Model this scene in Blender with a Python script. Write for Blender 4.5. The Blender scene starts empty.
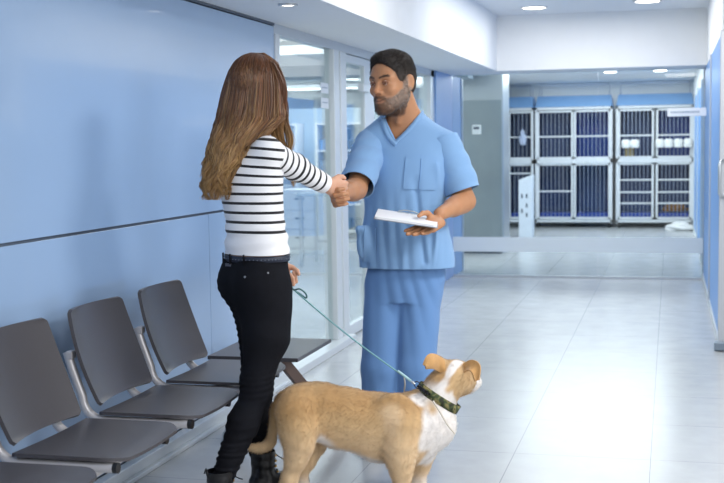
import bpy, bmesh, math, random
import numpy as np
from mathutils import Vector, Matrix

sc = bpy.context.scene
# ---------------------------------------------------------------- camera
FPX = 1210.0; HCAM = 1.40
PITCH = math.atan(96 / FPX); YAW = math.atan(310 / math.sqrt(FPX**2 + 96**2)); ROLL = 0.014
_f = np.array([-math.sin(YAW) * math.cos(PITCH), math.cos(YAW) * math.cos(PITCH), -math.sin(PITCH)])
_r0 = np.array([math.cos(YAW), math.sin(YAW), 0.0]); _u0 = np.cross(_r0, _f)
_r = _r0 * math.cos(ROLL) - _u0 * math.sin(ROLL); _u = _u0 * math.cos(ROLL) + _r0 * math.sin(ROLL)
cam_d = bpy.data.cameras.new('camera'); cam = bpy.data.objects.new('camera', cam_d); sc.collection.objects.link(cam)
cam_d.sensor_width = 36; cam_d.lens = FPX / 724 * 36
cam_d.clip_end = 200
cam_d.dof.use_dof = True; cam_d.dof.focus_distance = 5.0; cam_d.dof.aperture_fstop = 4.5
cam.matrix_world = Matrix(((_r[0], _u[0], -_f[0], 0), (_r[1], _u[1], -_f[1], 0), (_r[2], _u[2], -_f[2], HCAM), (0, 0, 0, 1)))
sc.camera = cam

# ---------------------------------------------------------------- world, light, exposure
sc.view_settings.view_transform = 'Standard'; sc.view_settings.look = 'None'
sc.view_settings.gamma = 1; sc.view_settings.use_curve_mapping = False
sc.view_settings.exposure = -0.44
w = bpy.data.worlds.new('world'); sc.world = w; w.use_nodes = True
bg = w.node_tree.nodes['Background']; bg.inputs[0].default_value = (0.93, 0.96, 1.0, 1); bg.inputs[1].default_value = 1.0

def area(name, loc, size, power, rot=(0, 0, 0), col=(1, 0.98, 0.95), sy=None, spread=180):
    l = bpy.data.lights.new(name, 'AREA'); l.energy = power; l.color = col
    l.shape = 'RECTANGLE'; l.size = size; l.size_y = sy or size; l.spread = math.radians(spread)
    o = bpy.data.objects.new(name, l); o.location = loc; o.rotation_euler = rot; sc.collection.objects.link(o)
    return o
area('ceiling_area_light', (1.0, 4.7, 2.63), 0.8, 95, sy=0.8)
area('ceiling_area_light', (0.4, 1.6, 2.63), 1.0, 60, sy=1.0)
area('ceiling_area_light', (-0.7, 6.6, 2.63), 0.8, 30, sy=0.8)
area('ceiling_area_light', (-0.7, 10.0, 2.63), 1.2, 75, sy=3.0)
area('ceiling_area_light', (-1.0, 16.6, 2.37), 2.0, 190, sy=5.0, col=(0.95, 0.98, 1))
area('office_ceiling_light', (-4.6, 11.0, 2.62), 2.5, 230, sy=5.0, col=(0.93, 0.98, 1))
# further lights, with added ones for the cage wall and from the right
area('ceiling_area_light', (-1.0, 19.6, 2.37), 2.4, 12, sy=.4)  # added to brighten the wall behind the cages, not a known lamp
area('ceiling_area_light', (-1.0, 20.55, 2.385), 2.6, 5, sy=.3)  # hidden light added above the cage tops to lift the dark wall band
area('office_ceiling_light', (-5.0, 16.5, 2.37), 3.0, 130, sy=3.0)
area('soft_side_fill', (3.2, 1.0, 1.9), 1.8, 90, rot=(math.radians(78), 0, math.radians(62)), sy=1.4, col=(0.97, 0.98, 1))  # added soft fill from the viewer's right, no known window there

# ---------------------------------------------------------------- helpers
def at(px, py, d):
    """point seen at pixel px,py, d metres away along the view direction"""
    return np.array([0, 0, HCAM]) + (_f * FPX + _r * (px - 362) - _u * (py - 241.5)) * (d / FPX)
RT = _r0.copy(); AW = np.array([-math.sin(YAW), math.cos(YAW), 0.0]); UP = np.array([0, 0, 1.0])
def V3(a, b, c): return RT * a + AW * b + UP * c      # right, away, up
def nrm(v): v = np.asarray(v, float); return v / np.linalg.norm(v)

def lin(h):
    if isinstance(h, str):
        h = [int(h[i:i + 2], 16) / 255 for i in (0, 2, 4)]
    return tuple((c / 12.92 if c <= .04045 else ((c + .055) / 1.055) ** 2.4) for c in h[:3]) + (1,)

class NT:
    def __init__(s, m): s.t = m.node_tree; s.n = s.t.nodes; s.l = s.t.links
    def add(s, typ, **kw):
        n = s.n.new(typ)
        for k, v in kw.items():
            if k.startswith('i_'):
                key = k[2:]; key = int(key) if key.isdigit() else key
                n.inputs[key].default_value = v
            else: setattr(n, k, v)
        return n
    def link(s, a, b): s.l.new(a, b)
    def math(s, op, a, b=None, c=None):
        n = s.n.new('ShaderNodeMath'); n.operation = op
        for i, v in enumerate((a, b, c)):
            if v is None: continue
            if hasattr(v, 'is_linked'): s.l.new(v, n.inputs[i])
            else: n.inputs[i].default_value = v
        return n.outputs[0]
    def mix(s, fac, a, b, blend='MIX'):
        n = s.n.new('ShaderNodeMix'); n.data_type = 'RGBA'; n.blend_type = blend
        for i, v in ((0, fac), (6, a), (7, b)):
            if hasattr(v, 'is_linked'): s.l.new(v, n.inputs[i])
            else: n.inputs[i].default_value = v
        return n.outputs[2]
    def ramp(s, fac, stops):
        n = s.n.new('ShaderNodeValToRGB'); e = n.color_ramp.elements
        while len(e) < len(stops): e.new(0.5)
        for el, (p, c) in zip(e, stops): el.position = p; el.color = c
        s.l.new(fac, n.inputs[0]); return n.outputs[0]

def mat(name, col, rough=.5, metal=0, spec=.5, var=.06, scale=8, bump=0, bscale=60, sheen=0, coat=0, emit=None, es=0, trans=0, alpha=1, sss=0):
    m = bpy.data.materials.new(name); m.use_nodes = True; t = NT(m); b = t.n['Principled BSDF']
    c = lin(col)
    tc = t.add('ShaderNodeTexCoord')
    nz = t.add('ShaderNodeTexNoise'); nz.inputs['Scale'].default_value = scale; nz.inputs['Detail'].default_value = 4
    t.link(tc.outputs['Object'], nz.inputs['Vector'])
    dk = tuple(x * (1 - var) for x in c[:3]) + (1,); lt = tuple(min(1, x * (1 + var)) for x in c[:3]) + (1,)
    t.link(t.mix(nz.outputs[0], dk, lt), b.inputs['Base Color'])
    b.inputs['Roughness'].default_value = rough; b.inputs['Metallic'].default_value = metal
    b.inputs['Specular IOR Level'].default_value = spec
    b.inputs['Sheen Weight'].default_value = sheen; b.inputs['Coat Weight'].default_value = coat
    if sss: b.inputs['Subsurface Weight'].default_value = sss; b.inputs['Subsurface Radius'].default_value = (.012, .005, .003); b.inputs['Subsurface Scale'].default_value = 1
    if trans: b.inputs['Transmission Weight'].default_value = trans
    if emit: b.inputs['Emission Color'].default_value = lin(emit); b.inputs['Emission Strength'].default_value = es
    if bump:
        n2 = t.add('ShaderNodeTexNoise'); n2.inputs['Scale'].default_value = bscale; n2.inputs['Detail'].default_value = 5
        t.link(tc.outputs['Object'], n2.inputs['Vector'])
        bp = t.add('ShaderNodeBump'); bp.inputs['Strength'].default_value = bump; bp.inputs['Distance'].default_value = .01
        t.link(n2.outputs[0], bp.inputs['Height']); t.link(bp.outputs[0], b.inputs['Normal'])
    return m

def glass_mat(name, tint, gloss=.12, rough=0.0):
    m = bpy.data.materials.new(name); m.use_nodes = True; t = NT(m)
    for n in list(t.n): t.n.remove(n)
    out = t.add('ShaderNodeOutputMaterial'); tr = t.add('ShaderNodeBsdfTransparent'); tr.inputs[0].default_value = lin(tint)
    gl = t.add('ShaderNodeBsdfGlossy'); gl.inputs['Roughness'].default_value = rough; gl.inputs[0].default_value = (1, 1, 1, 1)
    fr = t.add('ShaderNodeFresnel'); fr.inputs[0].default_value = 1.45
    f = t.math('MULTIPLY', fr.outputs[0], gloss / .04 * .5)
    f = t.math('MINIMUM', f, .6)
    mx = t.add('ShaderNodeMixShader'); t.link(f, mx.inputs[0]); t.link(tr.outputs[0], mx.inputs[1]); t.link(gl.outputs[0], mx.inputs[2])
    t.link(mx.outputs[0], out.inputs[0])
    return m

def props(o, label=None, cat=None, group=None, kind=None):
    if label: o['label'] = label
    if cat: o['category'] = cat
    if group: o['group'] = group
    if kind: o['kind'] = kind
    return o

class MB:
    def __init__(s): s.v = []; s.f = []; s.sm = []
    def add(s, vs, fs, smooth=False):
        o = len(s.v); s.v += [tuple(float(c) for c in v) for v in vs]
        s.f += [tuple(i + o for i in f) for f in fs]; s.sm += [smooth] * len(fs); return s
    def box(s, x0, x1, y0, y1, z0, z1):
        vs = [(x, y, z) for x in (x0, x1) for y in (y0, y1) for z in (z0, z1)]
        return s.add(vs, [(0, 1, 3, 2), (4, 6, 7, 5), (0, 4, 5, 1), (2, 3, 7, 6), (0, 2, 6, 4), (1, 5, 7, 3)])
    def bar(s, a, b, w, h, up=(0, 0, 1)):
        a = np.array(a, float); b = np.array(b, float); d = nrm(b - a); u = np.array(up, float)
        if abs(d @ u) > .95: u = np.array([1.0, 0, 0])
        x = nrm(np.cross(d, u)); y = np.cross(x, d)
        vs = [p + x * sx * w / 2 + y * sy * h / 2 for p in (a, b) for sx, sy in ((-1, -1), (1, -1), (1, 1), (-1, 1))]
        return s.add(vs, [(0, 1, 2, 3), (7, 6, 5, 4), (0, 4, 5, 1), (1, 5, 6, 2), (2, 6, 7, 3), (3, 7, 4, 0)])
    def tube(s, pts, r, n=12, cap=True):
        P = [np.array(p, float) for p in pts]; R = r if hasattr(r, '__len__') else [r] * len(P)
        T = [nrm(P[min(i + 1, len(P) - 1)] - P[max(i - 1, 0)]) for i in range(len(P))]
        ref = np.array([0, 0, 1.0]) if abs(T[0][2]) < .9 else np.array([1.0, 0, 0])
        x = nrm(np.cross(T[0], ref)); vs = []; fs = []
        for i, p in enumerate(P):
            x = nrm(x - T[i] * (x @ T[i])); y = np.cross(T[i], x)
            for k in range(n):
                a = 2 * math.pi * k / n; vs.append(p + (x * math.cos(a) + y * math.sin(a)) * R[i])
        for i in range(len(P) - 1):
            for k in range(n):
                a = i * n + k; b = i * n + (k + 1) % n; fs.append((a, b, b + n, a + n))
        s.add(vs, fs, True)
        if cap:
            s.add(vs[:n], [tuple(range(n))[::-1]]); s.add(vs[-n:], [tuple(range(n))])
        return s
    def lathe(s, prof, c, n=20, axis=2):
        vs = []; fs = []
        for r, h in prof:
            for k in range(n):
                a = 2 * math.pi * k / n; q = [r * math.cos(a), r * math.sin(a), h]
                if axis == 0: q = [q[2], q[0], q[1]]
                if axis == 1: q = [q[1], q[2], q[0]]
                vs.append([c[i] + q[i] for i in range(3)])
        for i in range(len(prof) - 1):
            for k in range(n):
                a = i * n + k; b = i * n + (k + 1) % n; fs.append((a, b, b + n, a + n))
        s.add(vs, fs, True); s.add(vs[:n], [tuple(range(n))[::-1]]); s.add(vs[-n:], [tuple(range(n))]); return s
    def grid(s, fn, nu, nv, th=None):
        """surface fn(u,v)->point, thickened along its normal by th"""
        P = np.array([[fn(i / nu, j / nv) for j in range(nv + 1)] for i in range(nu + 1)])
        du = np.gradient(P, axis=0); dv = np.gradient(P, axis=1); N = np.cross(du, dv); N /= np.linalg.norm(N, axis=2, keepdims=True) + 1e-12
        A = P + N * th / 2; B = P - N * th / 2; m = nv + 1; n0 = (nu + 1) * m
        vs = list(A.reshape(-1, 3)) + list(B.reshape(-1, 3)); fs = []
        for i in range(nu):
            for j in range(nv):
                a = i * m + j; fs.append((a, a + m, a + m + 1, a + 1)); fs.append((n0 + a, n0 + a + 1, n0 + a + m + 1, n0 + a + m))
        s.add(vs, fs, True)
        loop = [i * m for i in range(nu + 1)] + [nu * m + j for j in range(1, nv + 1)] + [i * m + nv for i in range(nu - 1, -1, -1)] + [j for j in range(nv - 1, 0, -1)]
        k = len(loop); rv = [vs[i] for i in loop] + [vs[n0 + i] for i in loop]
        return s.add(rv, [(a, k + a, k + (a + 1) % k, (a + 1) % k) for a in range(k)], True)
    def build(s, name, m, parent=None, bevel=0, seg=2, base=None):
        base = np.array(base if base is not None else (base_of(parent) if parent else (0, 0, 0)), float)
        me = bpy.data.meshes.new(name); me.from_pydata([tuple(np.array(v) - base) for v in s.v], [], s.f); me.update()
        me.polygons.foreach_set('use_smooth', s.sm)
        if m: me.materials.append(m)
        o = bpy.data.objects.new(name, me); sc.collection.objects.link(o)
        if parent: o.parent = parent
        else: o.location = base
        if bevel:
            md = o.modifiers.new('bevel', 'BEVEL'); md.width = bevel; md.segments = seg; md.limit_method = 'ANGLE'
        return o
def base_of(p):
    b = np.zeros(3)
    while p is not None: b = b + np.array(p.location); p = p.parent
    return b
def empty(name, loc, label, cat, group=None):
    o = bpy.data.objects.new(name, None); o.empty_display_size = .1; o.location = tuple(float(c) for c in loc)
    sc.collection.objects.link(o); return props(o, label, cat, group)
def struct(name, mb, m, parent=None, **k):
    o = mb.build(name, m, parent, **k)
    if not parent: props(o, kind='structure')
    return o
def copy_tree(o, parent=None):
    c = o.copy(); sc.collection.objects.link(c); c.parent = parent
    for ch in list(o.children): copy_tree(ch, c)
    return c

# ---------------------------------------------------------------- setting materials
M = {}
M['white_wall'] = mat('white_paint', 'eceef0', .6, var=.02)
M['ceiling'] = mat('ceiling_paint', 'e6eaef', .7, var=.02)
M['blue_panel'] = mat('blue_lacquered_panel', 'a0bbdd', .17, spec=.6, var=.03, scale=1.5, coat=.3)
M['blue_glass'] = mat('blue_back_painted_glass', '6f9cd6', .38, spec=.3, var=.03, scale=2)
M['blue_dark'] = mat('blue_laminate', '3f66b4', .4)
M['alu'] = mat('brushed_aluminium', 'c9ced4', .32, metal=.7, var=.04)
M['alu_white'] = mat('pale_aluminium', 'd8dee2', .35, metal=.25, var=.03)
M['steel'] = mat('stainless_steel', 'c3cacf', .3, metal=.8, var=.08, scale=2)
M['black'] = mat('black_plastic', '15161a', .4)
M['dark_gap'] = mat('dark_shadow_gap', '55606e', .6)
M['glass'] = glass_mat('clear_glass', 'f6fbfb', .035)
M['frost'] = mat('frosted_film', 'dfe8ec', .5, var=.02)
M['lamp'] = mat('lamp_diffuser', 'ffffff', .5, emit='fff8ee', es=9)
M['lamp_ring'] = mat('lamp_ring', 'c5c8cc', .3, metal=.6)

def floor_mat():
    m = bpy.data.materials.new('porcelain_tiles'); m.use_nodes = True; t = NT(m); b = t.n['Principled BSDF']
    g = t.add('ShaderNodeNewGeometry'); sp = t.add('ShaderNodeSeparateXYZ'); t.link(g.outputs['Position'], sp.inputs[0])
    def line(out, off, step, wd):
        v = t.math('ADD', out, -off); v = t.math('DIVIDE', v, step); v = t.math('FRACT', v)
        v = t.math('SUBTRACT', v, .5); v = t.math('ABSOLUTE', v); v = t.math('SUBTRACT', .5, v)
        return t.math('LESS_THAN', v, wd / step / 2)
    lx = line(sp.outputs[0], -.678 + 60.1, .601, .0032); ly = line(sp.outputs[1], 5.391 - 69.2, .692, .0032)
    gr = t.math('MAXIMUM', lx, ly)
    # per tile tone
    fx = t.math('FLOOR', t.math('DIVIDE', t.math('ADD', sp.outputs[0], .678), .601)); fy = t.math('FLOOR', t.math('DIVIDE', t.math('ADD', sp.outputs[1], -5.391), .692))
    cb = t.add('ShaderNodeCombineXYZ'); t.link(fx, cb.inputs[0]); t.link(fy, cb.inputs[1])
    wn = t.add('ShaderNodeTexWhiteNoise'); t.link(cb.outputs[0], wn.inputs[0])
    nz = t.add('ShaderNodeTexNoise'); nz.inputs['Scale'].default_value = 5; nz.inputs['Detail'].default_value = 7; nz.inputs['Roughness'].default_value = .65
    t.link(g.outputs['Position'], nz.inputs['Vector'])
    base = t.mix(nz.outputs[0], lin('a9adb0'), lin('c0c3c6'))
    base = t.mix(t.math('MULTIPLY', wn.outputs[0], .18), base, lin('aeb2b6'))
    t.link(t.mix(gr, base, lin('7e8387')), b.inputs['Base Color'])
    t.link(t.math('ADD', t.math('MULTIPLY', nz.outputs[0], .12), .17), b.inputs['Roughness'])
    b.inputs['Specular IOR Level'].default_value = .5
    return m
M['floor'] = floor_mat()

# ---------------------------------------------------------------- setting
WX = -2.25; SZ = 2.12; CZ = 2.66; PY = 12.6     # left wall face, soffit height, ceiling height, partition distance
struct('floor', MB().box(-9, 5, -2, 24, -.1, 0), M['floor'])
struct('ceiling', MB().box(-1.68, 5, 1.0, 12.1, CZ, CZ + .1), M['ceiling'])
struct('ceiling_soffit', MB().box(WX - .15, -1.68, -.5, 12.1, SZ, CZ + .1), M['ceiling'])
struct('ceiling_header', MB().box(WX - .15, 5, 12.1, 12.75, SZ, CZ + .1), M['white_wall'])
struct('ceiling_back', MB().box(-9, .8, 12.75, 22, 2.40, 2.5), M['white_wall'])
struct('ceiling_office', MB().box(-9, WX - .15, 5, 12.75, CZ, CZ + .1), M['ceiling'])
# left wall: backing plus separate lacquered panels with fine gaps
lw = struct('wall_left', MB().box(WX - .15, WX - .012, -.5, 6.80, 0, SZ), M['dark_gap'])
ys = [-.5, 1.2, 2.75, 4.15 + .1, 5.70, 6.80]
for a, b in ((-.5, 1.4), (1.4, 3.55), (3.55, 5.70), (5.70, 6.80)):
    struct('wall_panel', MB().box(WX - .012, WX, a + .002, b - .002, .07, 1.066), M['blue_panel'], lw, bevel=.001)
for a, b in ((-.5, 6.80),):
    struct('wall_panel', MB().box(WX - .012, WX, a + .002, b - .002, 1.078, SZ - .02), M['blue_panel'], lw, bevel=.001)
struct('shadow_gap_strip', MB().box(WX - .012, WX + .004, -.5, 6.80, SZ - .014, SZ), M['dark_gap'])  # dark strip standing in for the shaded gap above the panels
bb = MB(); bb.box(WX, WX + .05, -.5, 6.86, 0, .065); bb.box(WX + .05, WX + .075, -.5, 6.86, 0, .02)
struct('baseboard_left', bb, M['alu_white'], bevel=.004)
# glazed office front along the same line
wf = struct('window_1', MB().box(WX - .06, WX + .0, 6.80, 11.75, SZ - .06, SZ), M['alu'])
for y0, y1 in ((6.80, 6.87), (8.06, 8.19), (8.23, 8.38), (11.52, 11.60)):
    struct('mullion', MB().box(WX - .06, WX + .012, y0, y1, .05, SZ - .06), M['alu_white'], wf, bevel=.004)
struct('sill', MB().box(WX - .07, WX + .07, 6.86, 8.34, 0, .05), M['alu_white'], wf, bevel=.004)
struct('sill', MB().box(WX - .07, WX + .02, 9.3, 11.75, 0, .05), M['alu_white'], wf, bevel=.004)
struct('pane', MB().box(WX - .035, WX - .025, 6.87, 8.06, .05, SZ - .06), M['glass'], wf)
struct('pane', MB().box(WX - .035, WX - .025, 9.32, 11.52, .05, SZ - .06), M['glass'], wf)
dr = struct('door_1', MB().box(WX - .035, WX - .025, 8.46, 9.24, .07, SZ - .10), M['glass'])
fr = MB(); fr.box(WX - .05, WX - .01, 8.385, 8.46, .01, SZ - .065); fr.box(WX - .05, WX - .01, 9.0, 9.30, .01, SZ - .065)
fr.box(WX - .05, WX - .01, 8.46, 9.0, SZ - .12, SZ - .065); fr.box(WX - .05, WX - .01, 8.46, 9.0, .01, .09)
struct('door_frame', fr, M['alu_white'], dr, bevel=.003)
struct('door_handle', MB().tube([(WX - .01, 8.55, 1.0), (WX + .04, 8.55, 1.0), (WX + .04, 8.68, 1.0)], .009), M['steel'], dr)
struct('door_closer', MB().box(WX - .01, WX + .04, 8.78, 9.06, 1.80, 1.86), M['alu_white'], dr, bevel=.006)
n1 = struct('column_left', MB().box(WX - .12, WX + .02, 11.75, 13.2, 0, SZ), mat('blue_satin', '86a8d8', .45, var=.03), bevel=.004)
struct('trim_2', MB().box(WX - .12, WX + .0, 11.60, 11.75, 0, SZ), M['alu_white'])
struct('trim_3', MB().box(WX - .12, WX + .035, 13.2, 13.24, 0, SZ), M['alu'])
# two paper notices on the office glass
for z0, nm in ((1.755, 'upper'), (1.655, 'lower')):
    e = MB().box(WX - .024, WX - .022, 7.84, 8.03, z0, z0 + .07)
    o = e.build('paper_notice', mat('notice_paper', 'd3dce6', .6)); props(o, f'{nm} small pale paper notice stuck on the office glass beside the white post', 'notice')
    props(MB().box(WX - .022, WX - .0212, 7.87, 8.00, z0 + .035, z0 + .042).build('printed_line', mat('notice_print', '8fa3b8', .6), o, base=(0, 0, 0)))

# glass partition across the corridor with frosted band
pt = struct('window_2', MB().box(WX + .03, .32, PY - .02, PY + .02, 0, .025), M['alu'])
struct('pane', MB().box(WX + .03, -.72, PY - .006, PY + .006, .025, SZ), M['glass'], pt)
struct('pane', MB().box(-.715, .32, PY - .006, PY + .006, .025, SZ), M['glass'], pt)
struct('frosted_band', MB().box(WX + .03, .32, PY - .010, PY - .007, .27, .425), M['frost'], pt)
# right side blue glass wall
rw = struct('wall_right', MB().box(.33, .36, 8.42, 12.7, .06, SZ), M['blue_glass'])
for y in (8.38, 10.6, 12.7):
    struct('wall_post', MB().box(.315, .375, y, y + .05, 0, SZ), M['alu'], rw, bevel=.003)
struct('wall_sill', MB().box(.32, .37, 8.43, 12.7, 0, .06), M['alu'], rw, bevel=.003)
struct('wall_above', MB().box(.33, .45, 8.38, 12.1, SZ, CZ), M['white_wall'], rw)
struct('hinge_foot', MB().box(.29, .40, 8.30, 8.38, .005, .06), mat('hinge_grey', '7f8d9c', .4, metal=.4), rw, bevel=.006)
hd = MB().tube([(.345, 8.385, 1.27), (.345, 8.345, 1.27), (.325, 8.33, 1.262), (.315, 8.325, 1.245), (.315, 8.325, 1.05), (.325, 8.33, 1.032), (.345, 8.345, 1.025), (.345, 8.385, 1.025)], .012)
struct('pull_handle', hd, M['steel'], rw)
rb = struct('wall_right_back', MB().box(.36, .40, 12.75, 21, 0, CZ), M['white_wall'])
for y0, y1 in ((12.8, 14.4), (14.5, 16.6), (16.7, 18.8)):
    struct('blue_wall_panel', MB().box(.352, .36, y0, y1, .1, 2.05), M['blue_glass'], rb)
    struct('panel_post', MB().box(.335, .36, y1, y1 + .09, 0, 2.1), M['alu_white'], rb)
struct('wall_back', MB().box(-9, .8, 20.9, 21.0, 0, CZ), mat('pale_wall', 'e6ebef', .6, var=.02))
struct('wall_far_left', MB().box(-9, -8.9, 5, 21, 0, CZ), M['white_wall'])
struct('wall_office_end', MB().box(-9, WX - .13, 6.4, 6.5, 0, CZ), M['white_wall'])

# recessed lamps
def downlight(x, y, z, label, r=.075, p=6):
    e = empty('ceiling_lamp', (x, y, z), label, 'ceiling light', 'recessed ceiling lamps')
    MB().lathe([(r + .015, 0), (r + .015, -.008), (r, -.010), (r, 0)], (x, y, z), 28).build('lamp_ring', M['lamp_ring'], e)
    MB().lathe([(r, -.002), (r, -.006)], (x, y, z), 28).build('lamp_diffuser', M['lamp'], e)
downlight(-1.24, 11.45, CZ, 'round white ceiling lamp near the white header, left of the two in the corridor ceiling', .11)
downlight(-.21, 11.30, CZ, 'round white ceiling lamp cut by the top of the photo, right of the two', .11)
downlight(-1.885, 5.93, SZ, 'small recessed lamp in the low soffit above the long-haired woman', .035)
for x, lab in ((-.80, 'left'), (-.14, 'right')):
    e = empty('ceiling_lamp', (x, 16.9, 2.40), f'small round surface lamp behind the glass above the cages, {lab} one', 'ceiling light', 'round lamps above the cages')
    MB().lathe([(.095, 0), (.095, -.03), (.085, -.035)], (x, 16.9, 2.40), 24).build('lamp_housing', M['white_wall'], e)
    MB().lathe([(.083, -.034), (.083, -.055), (.06, -.06)], (x, 16.9, 2.40), 24).build('lamp_diffuser', M['lamp'], e)
# ---------------------------------------------------------------- beyond the partition
# stainless clad block
sb = empty('steel_cabinet', (-2.26, 15.3, 0), 'tall brushed stainless steel cabinet behind the glass partition, left of the cages', 'cabinet')
MB().box(-2.62, -2.05, 15.32, 15.9, .10, 2.39).build('body', M['steel'], sb, bevel=.01)
MB().box(-2.58, -2.09, 15.36, 15.86, 0, .10).build('plinth', M['dark_gap'], sb)
MB().box(-2.60, -2.07, 15.30, 15.32, .14, 1.95).build('door', mat('steel_door', '9fa9ae', .3, metal=.9, var=.25, scale=1.6), sb, bevel=.004)
th = MB().box(-2.44, -2.33, 15.27, 15.30, 1.52, 1.64).build('wall_thermostat', mat('thermostat_white', 'eef1f2', .5), bevel=.005)
props(th, 'small square white thermostat with dark display on the steel cabinet', 'thermostat')
MB().box(-2.42, -2.35, 15.265, 15.271, 1.585, 1.615).build('display', M['dark_gap'], th, base=(0, 0, 0))

# white post unit before the cages
wu = empty('white_stand', (-2.09, 18.0, 0), 'narrow white upright stand with dark slots in front of the left cages', 'stand')
MB().add([(-2.18, 17.95, 0), (-1.985, 17.95, 0), (-1.985, 18.3, 0), (-2.18, 18.3, 0), (-2.18, 17.95, .86), (-1.985, 17.95, .93), (-1.985, 18.3, .93), (-2.18, 18.3, .86)], [(3, 2, 1, 0), (4, 5, 6, 7), (0, 1, 5, 4), (1, 2, 6, 5), (2, 3, 7, 6), (3, 0, 4, 7)]).build('body', mat('stand_white', 'cfd8e2', .5), wu, bevel=.01)
for x, z in ((-2.13, .62), (-2.06, .62), (-2.06, .48), (-2.06, .34), (-2.13, .40)): MB().box(x - .012, x + .012, 17.945, 17.95, z - .03, z + .03).build('slot', M['dark_gap'], wu)

M['cage_frame'] = mat('cage_frame_paint', 'dfe4ea', .4, var=.02)
M['cage_in'] = mat('cage_inside', '34487a', .6, var=.15)
M['cage_blue'] = mat('cage_inside_blue', '1d409c', .5, var=.15)
M['cage_top'] = mat('cage_top_blue', '7fa9d8', .4, var=.03)
M['bars'] = mat('cage_bars', '9aa6bb', .35, metal=.6)
YC = 20.2
def cage(e, x0, x1, z0, z1, shelf=(), blue=False, bedz=None, part_w=.035):
    c = MB(); t = .02
    c.box(x0, x0 + t, YC, YC + .6, z0, z1); c.box(x1 - t, x1, YC, YC + .6, z0, z1); c.box(x0, x1, YC, YC + .6, z0, z0 + t)
    c.box(x0, x1, YC, YC + .6, z1 - t, z1); c.box(x0, x1, YC + .58, YC + .6, z0, z1)
    c.build('compartment', M['cage_blue'] if blue else M['cage_in'], e)
    f = MB(); w_ = part_w
    f.box(x0, x0 + w_, YC - .03, YC, z0, z1); f.box(x1 - w_, x1, YC - .03, YC, z0, z1); f.box(x0, x1, YC - .03, YC, z0, z0 + w_); f.box(x0, x1, YC - .03, YC, z1 - w_, z1)
    for s_ in shelf: f.box(x0, x1, YC - .028, YC, s_ - .012, s_ + .012)
    d = f.build('door', M['cage_frame'], e, bevel=.004)
    b = MB(); n = int((x1 - x0 - 2 * w_) / .060)
    for i in range(1, n):
        x = x0 + w_ + (x1 - x0 - 2 * w_) * i / n; b.bar((x, YC - .015, z0 + w_), (x, YC - .015, z1 - w_), .011, .010)
    b.build('bars', M['bars'], d)
    if bedz:
        MB().box(x0 + .04, x1 - .04, YC + .03, YC + .5, z0 + t, z0 + bedz).build('mattress', M['cage_blue'], e, bevel=.01)
banks = (
 (-2.70, -2.20, 'animal cages at the left, half hidden by the steel cabinet, with blue sloped top',
  ((-2.62, -2.21, 1.13, 1.93, (1.5,), False, None), (-2.62, -2.21, .14, 1.06, (.9,), False, .10))),
 (-2.17, -.92, 'middle bank of four barred animal cages, blue inside, with blue sloped top',
  ((-2.14, -1.55, 1.13, 1.93, (1.5,), False, None), (-1.54, -.95, 1.13, 1.93, (1.5,), True, None), (-2.14, -1.55, .14, 1.06, (.6,), False, .10), (-1.54, -.95, .14, 1.06, (), False, .10))),
 (-.86, .36, 'right bank of four barred animal cages with white containers on its front',
  ((-.83, -.26, 1.13, 1.93, (1.5,), False, None), (-.23, .33, 1.13, 1.93, (1.5,), True, None), (-.83, -.26, .14, 1.06, (.40, .58, .78), False, .10), (-.23, .33, .14, 1.06, (.40, .58, .78), False, .10))))
for (x0, x1, lab, cs) in banks:
    e = empty('cage_bank', ((x0 + x1) / 2, YC + .3, 0), lab, 'cage', 'banks of animal cages on castors')
    for c in cs: cage(e, c[0], c[1], c[2], c[3], c[4], c[5], c[6])
    f = MB()
    for x in (x0, x1 - .03): f.box(x, x + .03, YC - .05, YC - .02, .08, 1.98); f.box(x, x + .03, YC + .62, YC + .65, .08, 1.98)
    f.box(x0, x1, YC - .05, YC - .03, 1.06, 1.13); f.box(x0, x1, YC - .05, YC + .62, .09, .13); f.box(x0, x1, YC - .05, YC + .65, 1.94, 1.98)
    f.build('frame', M['cage_frame'], e)
    t_ = MB().add([(x0, YC - .06, 1.985), (x1, YC - .06, 1.985), (x1, YC + .5, 1.985), (x0, YC + .5, 1.985), (x0 + .03, YC + .1, 2.17), (x1 - .03, YC + .1, 2.17), (x1 - .03, YC + .5, 2.17), (x0 + .03, YC + .5, 2.17)],
                 [(3, 2, 1, 0), (4, 5, 6, 7), (0, 1, 5, 4), (1, 2, 6, 5), (2, 3, 7, 6), (3, 0, 4, 7)])
    t_.build('sloped_top', M['cage_top'], e)
    zt = 2.36
    for yy in (.1, .45): MB().tube([(x0 + .06, YC + yy, 2.17), (x0 + .06, YC + yy, zt), (x1 - .06, YC + yy, zt), (x1 - .06, YC + yy, 2.17)], .007, 6).build('top_rail', M['bars'], e)
    for x in (x0 + .05, x1 - .05):
        MB().lathe([(.002, -.012), (.045, -.012), (.045, .012), (.002, .012)], (x, YC, .045), 14, axis=0).build('castor', M['black'], e)
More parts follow.
